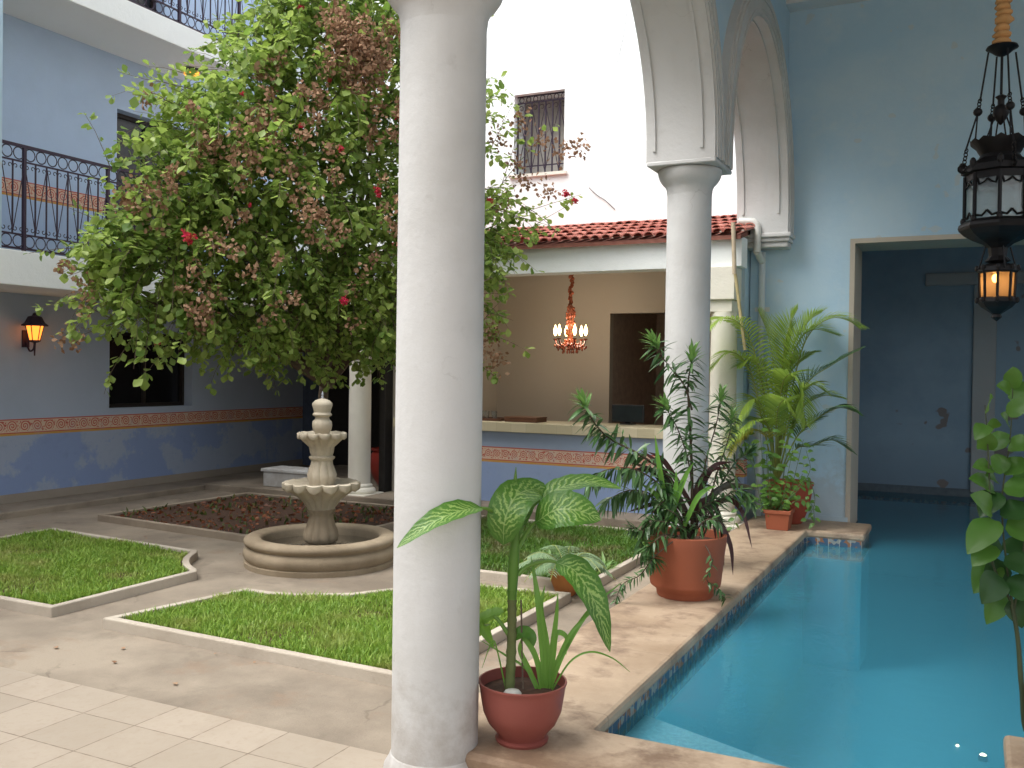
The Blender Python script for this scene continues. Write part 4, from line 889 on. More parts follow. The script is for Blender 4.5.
m.tube(spline([T0, T0+Vector((.03,.02,.6)), T0+Vector((-.06,.05,1.2)), T0+Vector((.05,-.02,1.8))], 5), [.085-.035*k/15 for k in range(16)], 9)
fork = T0+Vector((.05,-.02,1.7))
for (bx, by, bd, br, nt_) in BL:
    e = at(bx, by, bd); mid = fork*.45+e*.55+Vector((0,0,-.12)); q = spline([fork+Vector((random.uniform(-.05,.05),random.uniform(-.05,.05),random.uniform(-.3,.2))), mid, e], 5)
    m.tube(q, [.042-.032*k/(len(q)-1) for k in range(len(q))], 5)
m.build('trunk', BARK, tr_, 60)
def bloom(px_, py_, d, r):
    n = 60; B = arr(at(px_, py_, d))+unit(RNG.normal(0,1,(n,3)))*(r*.75*RNG.random((n,1))**.5); DIR = RNG.normal(0,1,(n,3))
    link('flower', raw_mesh('flower', leaves(B, DIR, RNG.normal(0,1,(n,3)), np.full(n, r*.5)), 9, LEAF_F), REDFL, tr_)
for f in ((189,237,8.0,.075),(344,301,8.35,.045),(398,116,9.1,.05),(301,126,8.4,.03),(243,94,8.6,.03),(341,149,8.5,.035),(377,190,8.6,.04),(379,195,8.6,.03),(157,343,8.3,.035),(566,194,9.9,.05),(575,201,9.9,.045),(490,201,9.6,.04),(330,80,8.9,.03),(250,205,8.3,.025),(522,240,9.9,.04),(300,8,9.0,.04)): bloom(*f)

# ------------------------------------------------------------------ potted plants
def tubstem(name, pts, r0, r1, m_, parent, n=8):
    q = spline(pts, 5); mb = MB(); mb.tube(q, [r0+(r1-r0)*k/(len(q)-1) for k in range(len(q))], n); return mb.build(name, m_, parent, 60)
def variegated():
    t = NT('variegated_leaf'); uv = t.n('ShaderNodeUVMap'); X = t.xyz(uv.outputs[0]); u = X[0]
    v = t.math('MULTIPLY', t.math('ABSOLUTE', t.math('SUBTRACT', X[1], .5)), 2.0)
    ph_ = t.math('SUBTRACT', t.math('MULTIPLY', u, 12.0), t.math('MULTIPLY', v, 2.6)); nz = t.noise(30, 4, .65)
    st = t.math('SINE', t.math('MULTIPLY', t.math('ADD', ph_, t.math('MULTIPLY', t.math('SUBTRACT', nz, .5), 2.6)), 6.283))
    k = t.math('MULTIPLY', t.ramp(st, -.1, 1.0), t.ramp(t.math('ADD', t.math('MULTIPLY', v, -1.0), t.math('MULTIPLY', nz, .5)), -.62, -.30))
    k = t.math('MULTIPLY', k, t.ramp(u, .03, .2)); mid = t.math('LESS_THAN', v, .035)
    c = t.mix(t.noise(8, 2), (.045, .135, .018), (.095, .235, .025)); c = t.mix(t.math('MULTIPLY', k, .8), c, (.34, .48, .14)); c = t.mix(t.math('MULTIPLY', mid, .7), c, (.30, .42, .14))
    tr = t.n('ShaderNodeBsdfTranslucent'); t.set(tr, 0, c); mx = t.n('ShaderNodeMixShader'); mx.inputs[0].default_value = .28
    b = t.bump(st, .25, .004); t.t.links.new(t.pbr(c, .36, b, spec=.45), mx.inputs[1]); t.t.links.new(tr.outputs[0], mx.inputs[2]); return t.done(mx.outputs[0])
VAR = variegated()
def plain(name, a, b, tr=.25, rough=.4): return leafmat(name, a, b, None, tr, rough, .4)
STRAP = plain('strap_leaf', (.10,.24,.03), (.16,.33,.05)); CANE = plaster('cane_stem', (.13,.17,.055), (.09,.08,.04), .7, fine=40, bump=.4)
P1 = Vector((-1.70, 3.63, .12))
D1 = (P1-Vector((0,0,CAM_H))).dot(Vector((-math.sin(R(26)), math.cos(R(26)), 0)))
pt = thing('potted_dumb_cane', P1, 'potted plant with broad streaked leaves in a dusty red pot beside the nearest column', 'potted plant')
m = MB(); c = tuple(P1)
m.lathe([(.11,.0),(.115,.012),(.10,.02),(.105,.035),(.145,.08),(.168,.13),(.178,.19),(.183,.225),(.188,.248),(.191,.252),(.190,.258),(.182,.258),(.176,.20)], c, 48); m.build('pot', TERRA_DULL, pt, 50)
m = MB(); m.lathe([(.001,.222),(.06,.228),(.12,.218),(.176,.212)], c, 32, cap=False); so_ = m.build('soil', SOIL, pt)
m = MB(); m.lathe([(.001,.214),(.03,.216),(.04,.23),(.03,.242),(.01,.247),(.001,.247)], (c[0]-.0,c[1]-.10,c[2]), 12); m.build('pebble', simple('pale_pebble', (.6,.58,.54), .6), so_, 60)
A = lambda x, y, dd=0.0: at(x, y, D1+dd)
UPN = Vector((.3,-.6,.8)); TOCAM = (Vector((0,0,CAM_H))-A(530,560)).normalized()
m = MB(); pts = spline([A(509,697), A(511,660), A(512,620), A(512,597)], 10); m.tube(pts, [.021-.003*k/(len(pts)-1)+(.003 if k % 4 == 0 else 0) for k in range(len(pts))], 12); m.build('cane', CANE, pt, 60)
m = MB(); m.tube([A(512,600),A(513,575),A(515,545),A(517,528)], [.018,.024,.020,.012], 12); m.lathe([(.019,-.02),(.021,.02)], tuple(A(512,594)), 14); m.build('sheath', plain('green_sheath', (.10,.22,.03), (.12,.25,.04)), pt, 60)
GPET = plain('petiole_green', (.14,.28,.05), (.16,.3,.06))
def bigleaf(pet, line, wid, nrm, mat_=VAR, fold=.18, wav=.05, pr=.008, n=18):
    """petiole points, blade centre-line points, half-width"""
    q = spline(line, max(3, n//(len(line)-1))); L = len(q)
    ws = [max(.0015, wid*(math.sin(math.pi*min(1, (i/(L-1))**.78)))**.72) for i in range(L)]
    mb = MB(); mb.blade(q, ws, nrm, fold, 4, wav); lf = mb.build('leaf', mat_, pt, 180)
    if pet:
        p_ = spline(pet, 5); mb = MB(); mb.tube(p_, [pr*1.3-(pr*.5)*k/(len(p_)-1) for k in range(len(p_))], 8); mb.build('petiole', GPET, lf, 60)
    return lf
LU = Vector((0,0,1)); RT = Vector((math.cos(R(26)), math.sin(R(26)), 0))
bigleaf([A(514,548),A(505,522),A(490,510,-.10),A(481,508,-.16)], [A(482,508,-.16),A(460,511,-.24),A(430,524,-.30),A(397,548,-.33)], .056, LU*.75+TOCAM*.6, fold=.3)
bigleaf([A(515,550),A(510,530),A(505,520,-.04)], [A(503,545,-.06),A(505,520,-.10),A(516,496,-.06),A(536,489,.08),A(548,494,.14)], .085, TOCAM*1.0+LU*.35-RT*.1, fold=.12)
bigleaf([A(516,545),A(525,515,.04),A(540,500,.08)], [A(534,503,.08),A(560,488,.12),A(590,482,.14),A(622,489,.12)], .062, LU*.9+TOCAM*.5, fold=.18)
bigleaf([A(517,550),A(530,528),A(538,520,-.02)], [A(535,523,-.03),A(556,510,-.08),A(580,511,-.10),A(601,520,-.09)], .088, TOCAM*.9+LU*.5, fold=.1)
bigleaf([A(518,575),A(528,566),A(548,561,-.02),A(562,564,-.04)], [A(556,562,-.04),A(576,572,-.08),A(596,605,-.12),A(610,652,-.12)], .072, TOCAM*.8+RT*.5+LU*.25, fold=.2)
bigleaf([A(516,545),A(520,520,.05)], [A(519,528,.05),A(522,508,.09),A(530,492,.14),A(540,484,.20)], .05, LU*.5+TOCAM*.7+RT*.2)
bigleaf(None, [A(515,528),A(514,505,.02),A(515,485,.03),A(516,467,.03)], .012, TOCAM)
bigleaf([A(512,640),A(500,622),A(494,616)], [A(504,612,.03),A(492,616,.05),A(482,624,.06),A(494,648,.05)], .05, LU+TOCAM*.4, plain('young_leaf', (.18,.38,.05), (.2,.42,.06), .45))
bigleaf(None, [A(513,640),A(522,632),A(531,636),A(534,646)], .03, TOCAM+LU, plain('small_leaf', (.07,.17,.025), (.08,.2,.03)))
def strap(line, w, mat_=STRAP, parent=None, name='strap_leaf', nrm=None, fold=.5):
    q = spline(line, 6); L = len(q); ws = [w*min(1, .75+.5*i/L)*(1-(i/(L-1))**3.2)+.0008 for i in range(L)]; mb = MB(); mb.blade(q, ws, nrm or (TOCAM+LU*.4), fold, 1); return mb.build(name, mat_, parent or pt, 180)
for ln, w_ in (([A(545,686),A(543,650),A(538,600),A(531,556,.05)],.017),([A(548,686),A(552,650),A(556,620),A(558,592)],.012),([A(545,688),A(547,650),A(541,610),A(545,585)],.014),([A(550,688),A(565,650),A(590,610,.05),A(622,582,.1)],.011),
               ([A(548,688),A(560,655),A(575,628),A(600,605,.06)],.009),([A(542,688),A(536,658),A(525,640),A(514,634)],.013),([A(550,688),A(553,655),A(556,634),A(566,637),A(566,655)],.014),([A(540,690),A(525,668),A(505,655),A(480,640)],.005),
               ([A(552,690),A(570,662),A(590,652),A(612,658),A(630,672)],.004),([A(538,690),A(528,668),A(520,650),A(523,636)],.012),([A(506,690),A(497,650),A(492,642),A(482,668)],.003)): strap(ln, w_)
m = MB(); m.tube(spline([A(523,694),A(522,650),A(521,600)], 4), .004, 5); m.build('support_stick', BARK, pt)

# big terracotta pot with mixed shrubs
P2 = Vector((-1.80, 6.55, .12)); FW = Vector((-math.sin(R(26)), math.cos(R(26)), 0))
D2 = (P2-Vector((0,0,CAM_H))).dot(FW)
B2 = lambda x, y, dd=0.0: at(x, y, D2+dd)
p2 = thing('potted_shrubs', P2, 'big terracotta pot of dark narrow leaved shrubs and purple leaves before the second column', 'potted plant')
m = MB(); c2 = tuple(P2)
m.lathe([(.19,0),(.20,.015),(.205,.05),(.245,.08),(.25,.10),(.278,.36),(.282,.375),(.286,.44),(.272,.445),(.262,.44),(.255,.36)], c2, 56); m.build('pot', TERRA, p2, 50)
m = MB(); m.lathe([(.001,.40),(.262,.385)], c2, 32, cap=False); m.build('soil', SOIL, p2)
PODO = plain('narrow_dark_leaf', (.045,.11,.035), (.10,.19,.065), .15, .32); PODO_Y = plain('narrow_young_leaf', (.10,.22,.06), (.16,.30,.09), .3)
STEM = simple('brown_stem', (.10,.07,.045), .8)
def narrow_leaf(mb, p, d, L, w, up):
    d = d.normalized(); e = p+d*L; q = bez(p, p+d*L*.5+Vector((0,0,.06*L)), e+Vector((0,0,-.14*L)), 4); mb.blade(q, [w*.3,w*.9,w,w*.65,.0008], up, .25, 1)
def branch(pts, L, w, step, parent, mat_=PODO, droop=-.5, r=.008, t0=.15, tuft=0, tmat=PODO_Y, name='branch'):
    q = spline(pts, 8); N = len(q); mb = MB(); mb.tube(q, [r*(1-.75*k/(N-1)) for k in range(N)], 6); br_ = mb.build(name, STEM, parent, 60)
    tot = sum((q[k+1]-q[k]).length for k in range(N-1)); n = int(tot*(1-t0)/step); lf = MB(); tl = MB()
    for k in range(n):
        t = t0+(1-t0)*k/n; f = t*(N-1); i = min(int(f), N-2); p = q[i].lerp(q[i+1], f-i); T = (q[i+1]-q[i]).normalized()
        a = k*2.4+random.uniform(-.9,.9); u = T.orthogonal().normalized(); v = T.cross(u); d = (u*math.cos(a)+v*math.sin(a))*random.uniform(.6,1.1)+T*random.uniform(.1,.7)+Vector((0,0,droop*random.uniform(.6,1.7)))
        narrow_leaf(lf, p, d, L*random.uniform(.75,1.15), w, LU*.8+Vector((random.uniform(-.5,.5),random.uniform(-.5,.5),0)))
    lf.build('foliage', mat_, br_, 180)
    if tuft:
        T = (q[-1]-q[-3]).normalized(); u = T.orthogonal().normalized(); v = T.cross(u)
        for k in range(tuft):
            a = k*2.4; s = .25+.9*k/tuft; d = T+(u*math.cos(a)+v*math.sin(a))*s; narrow_leaf(tl, q[-1]-T*(.07*k/tuft), d, L*random.uniform(.75,1.05), w*.95, LU+T*.3)
        tl.build('young_foliage', tmat, br_, 180)
    return br_
base2 = B2(690,535)
branch([B2(692,540),B2(692,480),B2(690,425),B2(688,385),B2(693,355)], .145, .0135, .011, p2, tuft=22, r=.014, t0=.3)
branch([B2(692,410),B2(684,385,-.03),B2(668,365,-.06),B2(653,342,-.08)], .14, .0125, .011, p2, tuft=24, t0=.3)
branch([B2(690,535),B2(670,480,-.05),B2(640,455,-.08),B2(612,440,-.1),B2(596,425,-.1),B2(582,402,-.1)], .15, .0135, .0095, p2, tuft=22, r=.012, t0=.2)
branch([B2(690,538),B2(660,500,-.08),B2(632,490,-.12),B2(606,500,-.14)], .15, .014, .0095, p2, droop=-.9, t0=.2)
branch([B2(694,538),B2(676,500,-.1),B2(655,510,-.16),B2(640,545,-.2),B2(655,560,-.25)], .12, .012, .010, p2, droop=-.5, t0=.2, tuft=16, tmat=PODO)
branch([B2(690,535),B2(664,490,-.1),B2(636,470,-.16),B2(606,470,-.2),B2(588,482,-.2)], .14, .013, .010, p2, droop=-.8, t0=.2)
branch([B2(694,535),B2(690,470,-.08),B2(678,430,-.12),B2(664,405,-.14)], .13, .012, .011, p2, tuft=18, t0=.25)
branch([B2(696,535),B2(704,470,-.06),B2(716,425,-.08),B2(722,395,-.08)], .12, .011, .011, p2, tuft=18, t0=.25)
branch([B2(690,538),B2(668,520,-.12),B2(648,530,-.16),B2(630,528,-.18)], .09, .010, .010, p2, droop=-.4, t0=.2, tuft=14, tmat=PODO)
branch([B2(686,540),B2(675,505,-.1),B2(668,490,-.12)], .10, .010, .009, p2, t0=.1, tuft=14, tmat=PODO)
branch([B2(700,538),B2(715,480),B2(728,440,.05),B2(733,415,.05)], .10, .008, .007, p2, tuft=16, t0=.25)
branch([B2(700,538),B2(718,490),B2(738,460,.05),B2(752,452,.05)], .11, .010, .007, p2, tuft=14, t0=.25, droop=-.2)
branch([B2(702,538),B2(722,500,-.1),B2(742,490,-.1),B2(752,505,-.1)], .11, .010, .008, p2, t0=.2, droop=-.3)
branch([B2(680,536,-.2),B2(655,556,-.3),B2(640,575,-.3),B2(622,585,-.25),B2(614,606,-.2)], .06, .007, .009, p2, t0=.25, droop=-.1, r=.005)
branch([B2(700,536,-.2),B2(712,560,-.32),B2(707,580,-.32),B2(720,590,-.3),B2(726,600,-.3)], .055, .010, .014, p2, t0=.2, droop=-.1, r=.005)
CORD = plain('purple_leaf', (.045,.017,.018), (.085,.028,.026), .12, .35); CORDG = plain('dark_bronze_leaf', (.035,.04,.022), (.06,.05,.03), .12, .35)
for k, ln in enumerate(([(690,520),(668,490),(650,470),(628,462)],[(690,520),(672,484),(656,462),(640,450)],[(694,510),(670,470),(660,458),(648,452)],[(694,520),(720,490),(742,486),(758,490)],[(694,520),(725,500),(742,512),(752,548)],
               [(692,515),(705,480),(716,465),(733,462)],[(694,522),(712,505),(722,530),(724,566)],[(690,520),(670,500),(650,505),(628,512)],[(692,515),(705,500),(712,515),(716,540)],[(692,520),(708,500),(720,488),(740,476)],[(692,520),(676,505),(660,520),(648,552)],[(694,520),(716,520),(730,545),(733,575)],[(690,520),(665,478),(640,470),(620,480)],[(692,516),(698,485),(712,470),(730,468)])):
    j = random.uniform(-.12,.06); strap([B2(x, y, j*i/3) for i, (x, y) in enumerate(ln)], .022, CORD if k % 3 else CORDG, p2, 'purple_leaf', fold=.3)
for ln in ([(690,536),(672,524,-.2),(650,520,-.25)],[(690,536),(676,515,-.2),(664,508,-.2)],[(692,536),(706,520,-.2),(722,522,-.2)],[(686,538),(664,535,-.25),(648,548,-.3)],[(694,536),(700,510,-.1),(716,500,-.1)]):
    branch([B2(*q) for q in ln], .10, .0105, .013, p2, t0=.1, droop=-.35, tuft=8, tmat=PODO)
BRO = plain('bright_strap', (.12,.30,.03), (.17,.40,.05), .3)
for ln in ([(668,520),(663,490),(658,460),(655,435)],[(670,520),(678,495),(686,475),(694,462)],[(668,522),(660,500),(650,490),(641,484)],[(672,522),(672,500),(676,485),(676,470)],[(684,526),(696,500),(706,490),(716,486)]):
    strap([B2(x, y, -.12) for x, y in ln], .020, BRO, p2, 'bright_leaf', fold=.35)

# palm in round pot and small square planter at the wall
P3 = Vector((-1.72, 10.32, .12)); D3 = (P3-Vector((0,0,CAM_H))).dot(FW); B3 = lambda x, y, dd=0.0: at(x, y, D3+dd)
p3 = thing('potted_palm', P3, 'feathery yellow green palm in a round dark red pot against the pale blue wall', 'potted plant')
m = MB(); m.lathe([(.13,0),(.15,.02),(.20,.16),(.23,.30),(.235,.40),(.25,.405),(.25,.44),(.235,.445),(.22,.40)], tuple(P3), 40); m.build('pot', plaster('red_clay', (.34,.07,.04), (.25,.06,.04), .4), p3, 50)
m = MB(); m.lathe([(.001,.40),(.225,.39)], tuple(P3), 24, cap=False); m.build('soil', SOIL, p3)
PG = plain('palm_green', (.19,.30,.045), (.33,.45,.08), .40); PY = plain('palm_yellow', (.32,.31,.05), (.45,.38,.08), .4); PD = plain('palm_dark', (.05,.13,.03), (.09,.19,.04), .25)
RACH = simple('palm_rachis', (.26,.30,.07), .5)
def frond(line, mat_, L, n=26, hang=.35, w=.0092, t0=.26):
    n = int(n*1.6); L *= 1.15
    q = spline(line, 8); N = len(q); mb = MB(); mb.tube(q, [.010*(1-.8*k/(N-1)) for k in range(N)], 6); fr_ = mb.build('frond', RACH, p3, 60); lf = MB(); hang *= .8
    pl = (q[-1]-q[0]).normalized(); nrm0 = (pl.cross(LU)).normalized()
    for k in range(n):
        t = t0+(1-t0)*(k+.5)/n; f = t*(N-1); i = min(int(f), N-2); p = q[i].lerp(q[i+1], f-i); T = (q[i+1]-q[i]).normalized()
        S = T.cross(LU); S = S.normalized() if S.length > .2 else nrm0; upn = S.cross(T)
        for sd in (1,-1):
            ll = L*(math.sin(math.pi*(.18+.78*(k+.5)/n))**.7)*random.uniform(.88,1.1); d = (T*.75+S*sd*.85+upn*.35+Vector((0,0,-hang*.5))).normalized()
            e = p+d*ll+Vector((0,0,-hang*ll*.6)); qq = bez(p, p+d*ll*.55, e, 4); lf.blade(qq, [w*.5,w,w*.9,w*.5,.0007], upn+S*.2*sd, .3, 1)
    lf.build('leaflets', mat_, fr_, 180)
def F3(*ps): return [B3(x, y, d) for x, y, d in ps]
O = (776,484,0)
for ln, mt, L, n, hg in ((F3(O,(765,400,-.1),(748,335,-.2),(722,318,-.3),(694,345,-.35)),PG,.34,30,.7),(F3(O,(762,420,-.1),(750,370,-.15),(730,352,-.2),(706,372,-.2)),PG,.28,26,.7),
      (F3(O,(790,400,-.1),(806,340,-.2),(832,318,-.3),(862,326,-.35)),PG,.34,30,.5),(F3(O,(786,400,0),(792,350,0),(808,322,.0),(822,312,.0)),PG,.30,28,.2),(F3(O,(790,430,-.15),(806,385,-.25),(832,365,-.35),(862,348,-.4)),PD,.32,30,.4),
      (F3(O,(795,440,-.15),(815,420,-.3),(838,408,-.4),(856,412,-.45)),PD,.30,28,.5),(F3(O,(795,450,-.1),(812,446,-.25),(832,440,-.35),(852,452,-.4)),PD,.26,24,.4),(F3(O,(780,400,-.2),(788,375,-.35),(800,385,-.45),(806,425,-.5)),PG,.28,28,.5),
      (F3(O,(784,400,-.1),(794,350,-.2),(812,330,-.3),(838,335,-.35)),PG,.30,28,.35),(F3(O,(780,400,-.1),(784,350,-.15),(790,325,-.2),(798,308,-.22)),PG,.28,26,.2),(F3(O,(770,430,-.2),(756,420,-.35),(740,430,-.45),(722,455,-.45)),PG,.24,24,.4),(F3(O,(788,440,-.1),(800,410,-.2),(822,396,-.3),(842,398,-.35)),PG,.28,26,.4),(F3(O,(768,430,-.1),(758,400,-.2),(742,410,-.3),(730,450,-.3)),PG,.25,26,.5),(F3(O,(776,420,.05),(774,370,.05),(768,335,.05),(758,310,.05)),PG,.28,26,.2),
      (F3(O,(780,430,0),(788,380,0),(800,360,-.1),(815,352,-.2)),PG,.28,26,.4),(F3(O,(770,440,-.2),(752,430,-.3),(735,440,-.4),(724,470,-.4)),PY,.22,22,.5),(F3(O,(776,440,-.2),(778,410,-.35),(786,400,-.5),(796,420,-.55)),PG,.24,24,.4),(F3(O,(772,430,0),(766,380,-.1),(752,360,-.15),(738,366,-.2)),PG,.25,24,.5),(F3(O,(784,440,-.2),(796,400,-.35),(812,385,-.45),(826,392,-.5)),PG,.25,24,.5)): frond(ln, mt, L, n, hg)
P4 = Vector((-1.74, 9.86, .12)); p4 = thing('square_planter', P4, 'small square terracotta planter with leafy shoots in front of the palm pot', 'potted plant'); x, y = P4.x, P4.y
m = MB(); a, b, h = .105, .125, .19
m.add([(x-a,y-a,.12),(x+a,y-a,.12),(x+a,y+a,.12),(x-a,y+a,.12),(x-b,y-b,.12+h),(x+b,y-b,.12+h),(x+b,y+b,.12+h),(x-b,y+b,.12+h)], [(0,3,2,1),(0,1,5,4),(1,2,6,5),(2,3,7,6),(3,0,4,7)])
for q in ((x-b-.012,x+b+.012,y-b-.012,y-b+.012),(x-b-.012,x+b+.012,y+b-.012,y+b+.012),(x-b-.012,x-b+.012,y-b+.0121,y+b-.0121),(x+b-.012,x+b+.012,y-b+.0121,y+b-.0121)): m.box(*q, .12+h-.025, .12+h+.012)
m.build('planter_box', TERRA, p4, None, .004)
m = MB(); m.box(x-b+.012,x+b-.012,y-b+.012,y+b-.012,.28,.295); m.build('soil', SOIL, p4)
D4 = (P4-Vector((0,0,CAM_H))).dot(FW); B4 = lambda x_, y_, dd=0.0: at(x_, y_, D4+dd)
OV = plain('oval_leaf', (.07,.17,.03), (.13,.27,.05), .3); OVY = plain('oval_leaf_light', (.13,.27,.045), (.20,.36,.07), .35)
def ovals(pts, L, w, n, parent, mat_, r=.005, droop=-.25, nrm=None, separate=False, lift=.0):
    q = spline(pts, 6); N = len(q); mb = MB(); mb.tube(q, [r*(1-.6*k/(N-1)) for k in range(N)], 6); st = mb.build('stem', simple('green_stem', (.10,.16,.05), .6), parent, 60); lf = MB()
    for k in range(n):
        f = (.2+.8*(k+.5)/n)*(N-1); i = min(int(f), N-2); p = q[i].lerp(q[i+1], f-i); T = (q[i+1]-q[i]).normalized(); a = k*math.pi+random.uniform(-.7,.7); u = T.cross(TOCAM).normalized(); v = T.cross(u)
        d = (u*math.cos(a)+v*math.sin(a)*.8+T*.3+Vector((0,0,droop))).normalized(); ll = L*random.uniform(.75,1.15); qq = bez(p+d*ll*.15, p+d*ll*.6+Vector((0,0,.1*ll)), p+d*ll*1.1+Vector((0,0,-.18*ll)), 6)
        if separate: lf = MB()
        lf.tube([p, qq[0]], .0025, 4); lf.blade(qq, [w*.15,w*.75,w,w*.98,w*.8,w*.45,.001], (nrm or TOCAM*.8+LU*.7)+Vector((random.uniform(-.4,.4),random.uniform(-.4,.4),random.uniform(-.3,.3))), .18, 2)
        if separate: lf.build('leaf', mat_, st, 180)
    if not separate: lf.build('foliage', mat_, st, 180)
for k in range(12):
    ex = 772+random.uniform(-26,34); ey = random.uniform(415,490); ovals([B4(772+random.uniform(-8,8),512), B4((772+ex)/2,500-8*random.random(),random.uniform(-.1,.1)), B4(ex,ey,random.uniform(-.15,.1))], .085, .024, 11, p4, OV if k % 2 else OVY)
for ln in ([(780,510),(800,500),(812,505),(815,525)],[(780,510),(805,480),(815,500),(806,522)],[(778,510),(798,490),(810,470),(806,450)],[(764,512),(748,500),(738,510),(733,530)]): ovals([B4(x_, y_, -.05) for x_, y_ in ln], .07, .022, 11, p4, OV)

# fern with clay pot at the corner of the near right bed
P5 = Vector((-2.74, 6.60, .0)); p5 = thing('potted_fern', P5, 'grey green fern in a small orange clay pot at the lawn bed corner', 'potted plant')
m = MB(); m.lathe([(.06,.0),(.075,.01),(.11,.10),(.125,.17),(.135,.172),(.135,.20),(.12,.20),(.11,.15)], tuple(P5), 32); m.build('pot', plaster('orange_clay', (.52,.20,.06), (.42,.16,.06), .4), p5, 50)
m = MB(); m.lathe([(.001,.165),(.113,.16)], tuple(P5), 20, cap=False); m.build('soil', SOIL, p5)
FN = plain('fern_grey', (.16,.25,.13), (.26,.36,.20), .25, .5)
for k in range(13):
    a = 2*math.pi*k/13+random.uniform(-.2,.2); L = random.uniform(.30,.48); dv = Vector((math.cos(a), math.sin(a), 0)); b0 = P5+Vector((0,0,.16)); q = bez(b0, b0+dv*L*.45+Vector((0,0,random.uniform(.2,.34))), b0+dv*L+Vector((0,0,random.uniform(-.05,.12))), 14)
    mb = MB(); mb.tube(q, .003, 4); fr_ = mb.build('frond', RACH, p5); lf = MB()
    for i in range(2, 14):
        T = (q[i]-q[i-1]).normalized(); S = T.cross(LU).normalized()
        for s in (1,-1):
            for ff in (0,.5):
                p = q[i-1].lerp(q[i], ff); ll = .12*math.sin(math.pi*(.15+.8*i/14)); d = T*.6+S*s; qq = bez(p, p+d*ll*.5, p+d*ll+Vector((0,0,-.35*ll)), 3); lf.blade(qq, [.003,.006,.005,.0006], LU, .2, 1)
    lf.build('leaflets', FN, fr_, 180)
# small clump growing in the lawn behind it
p6 = thing('lawn_clump', (-3.1, 7.35, .03), 'small clump of pale green rosettes growing in the lawn beside the pool deck', 'plant')
lf = MB()
for k in range(9):
    bx_, by_ = -3.0+random.uniform(-.35,.35), 7.25+random.uniform(-.25,.35)
    for j in range(9):
        a = 2*math.pi*j/9; d = Vector((math.cos(a), math.sin(a), random.uniform(.5,1.1))); p = Vector((bx_, by_, .03)); ll = random.uniform(.10,.18); qq = bez(p, p+d*ll*.6, p+d*ll+Vector((0,0,-.04)), 4); lf.blade(qq, [.006,.012,.013,.008,.0008], LU, .3, 1)
lf.build('foliage', plain('pale_rosette', (.12,.24,.06), (.22,.36,.12), .3), p6, 180)

# tall round-leaved plant on the right
P7 = Vector((.40, 4.42, .12)); p7 = thing('potted_climber', P7, 'tall plant with large round green leaves leaning over the pool at the right edge', 'potted plant')
m = MB(); m.lathe([(.11,0),(.12,.01),(.16,.24),(.17,.25),(.17,.28),(.155,.28),(.15,.22)], tuple(P7), 32); m.build('pot', TERRA, p7, 50)
m = MB(); m.lathe([(.001,.245),(.152,.24)], tuple(P7), 20, cap=False); m.build('soil', SOIL, p7)
D7 = 4.05; B7 = lambda x_, y_, dd=0.0: at(x_, y_, D7+dd)
GST = simple('green_brown_stem', (.055,.07,.03), .7)
m = MB(); q = spline([P7+Vector((0,0,.24)), B7(1030,735), B7(1022,690), B7(1018,640), B7(1012,605)], 5); m.tube(q, [.014-.006*k/(len(q)-1) for k in range(len(q))], 8); m.build('main_stem', GST, p7, 60)
RL = plain('round_leaf', (.032,.095,.018), (.085,.19,.028), .32, .4); RLD = plain('round_leaf_dark', (.016,.055,.014), (.032,.09,.02), .25, .4)
for ln in ([(1013,608),(1006,560),(1002,500),(1010,440),(1013,385)],[(1010,600),(992,560),(990,500),(988,450),(985,405)],[(1014,610),(1022,560),(1030,490),(1034,420)]):
    mb = MB(); q = spline([B7(x_, y_) for x_, y_ in ln], 8); mb.tube(q, [.006-.004*k/(len(q)-1) for k in range(len(q))], 6); mb.build('stem', GST, p7, 60)
def rleaf(x_, y_, tx, ty, L, w, dark=False, dd=0.0):
    p = B7(x_, y_, dd); d = (B7(tx, ty, dd-.03)-p).normalized(); e = p+d*L; q = bez(p, p+d*L*.5+TOCAM*.02, e+Vector((0,0,-.02)), 8)
    ws = [w*s for s in (.35,.8,.98,1,.95,.82,.62,.36,.02)]; mb = MB(); mb.blade(q, ws, TOCAM*.75+LU*random.uniform(.2,.8)+RT*random.uniform(-.8,.8), .2, 3, .06); mb.build('leaf', RLD if dark else RL, p7, 180)
S = 4.05/940
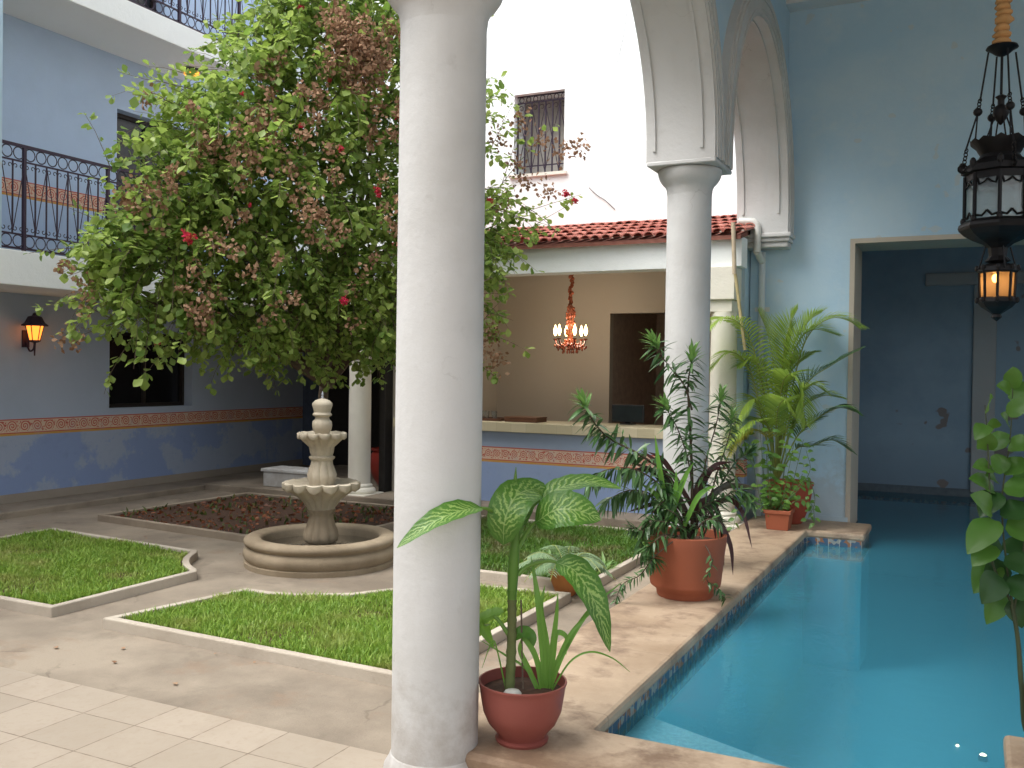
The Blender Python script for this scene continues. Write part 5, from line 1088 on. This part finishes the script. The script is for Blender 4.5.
for (x_,y_,tx,ty,l,w_,dk) in ((1012,388,1013,362,26,9,0),(1010,392,990,376,18,8,0),(985,412,990,392,22,9,0),(986,425,972,438,16,9,0),(988,432,996,415,20,10,0),(1008,415,1024,400,24,10,0),(1008,425,1000,408,18,9,0),(990,450,976,428,26,11,0),(990,448,1004,436,22,11,0),
      (992,468,970,462,22,10,0),(994,470,1010,452,22,12,0),(1008,450,1026,440,26,12,0),(1002,470,1016,466,26,13,0),(994,490,972,476,30,13,0),(996,492,982,510,26,12,1),(1004,488,1022,488,28,13,0),(992,512,972,492,28,14,0),(994,520,976,540,34,15,0),(1000,512,1020,510,28,13,1),
      (1006,525,1028,530,30,14,0),(994,536,980,556,30,15,1),(1002,545,1020,548,28,13,1),(994,560,980,580,32,15,0),(1004,560,1026,566,32,14,1),(998,575,984,596,30,15,1),(1006,582,1024,590,30,14,1),(1000,590,990,612,28,13,0),(1012,600,1022,624,24,10,1),(1014,470,1030,480,24,11,0),(1010,400,1028,384,26,11,0),(1018,545,1034,560,30,14,1),(996,480,984,470,18,9,0),(992,545,974,560,26,13,0),(1000,560,988,590,34,15,1)):
    rleaf(x_, y_, tx, ty, l*1.15*S*random.uniform(.85,1.1), w_*1.02*S*random.uniform(.85,1.1), dk, random.uniform(-.06,.06))

# a few leaves and bracts blown over the paving
n = 45; Q = np.stack([RNG.uniform(-8.3,-2.3,n), RNG.uniform(3.6,7.4,n)], 1); ok = ~(inside(BED_A, Q)|inside(BED_B, Q)|inside(BED_C, Q)|inside(BED_D, Q)) & (np.hypot(Q[:,0]-FC[0], Q[:,1]-FC[1]) > .75); Q = Q[ok]; n = len(Q)
B = np.concatenate([Q, np.full((n,1), .010)], 1); a = RNG.random(n)*6.28
V = leaves(B, np.stack([np.cos(a), np.sin(a), 0*a+.05], 1), np.array([0,0,1.])+RNG.normal(0,.15,(n,3)), .022+.02*RNG.random(n))
tag(link('fallen_leaves', raw_mesh('fallen_leaves', V, 9, LEAF_F), DRY), 'fallen dry leaves and bracts scattered on the concrete path', kind='stuff')
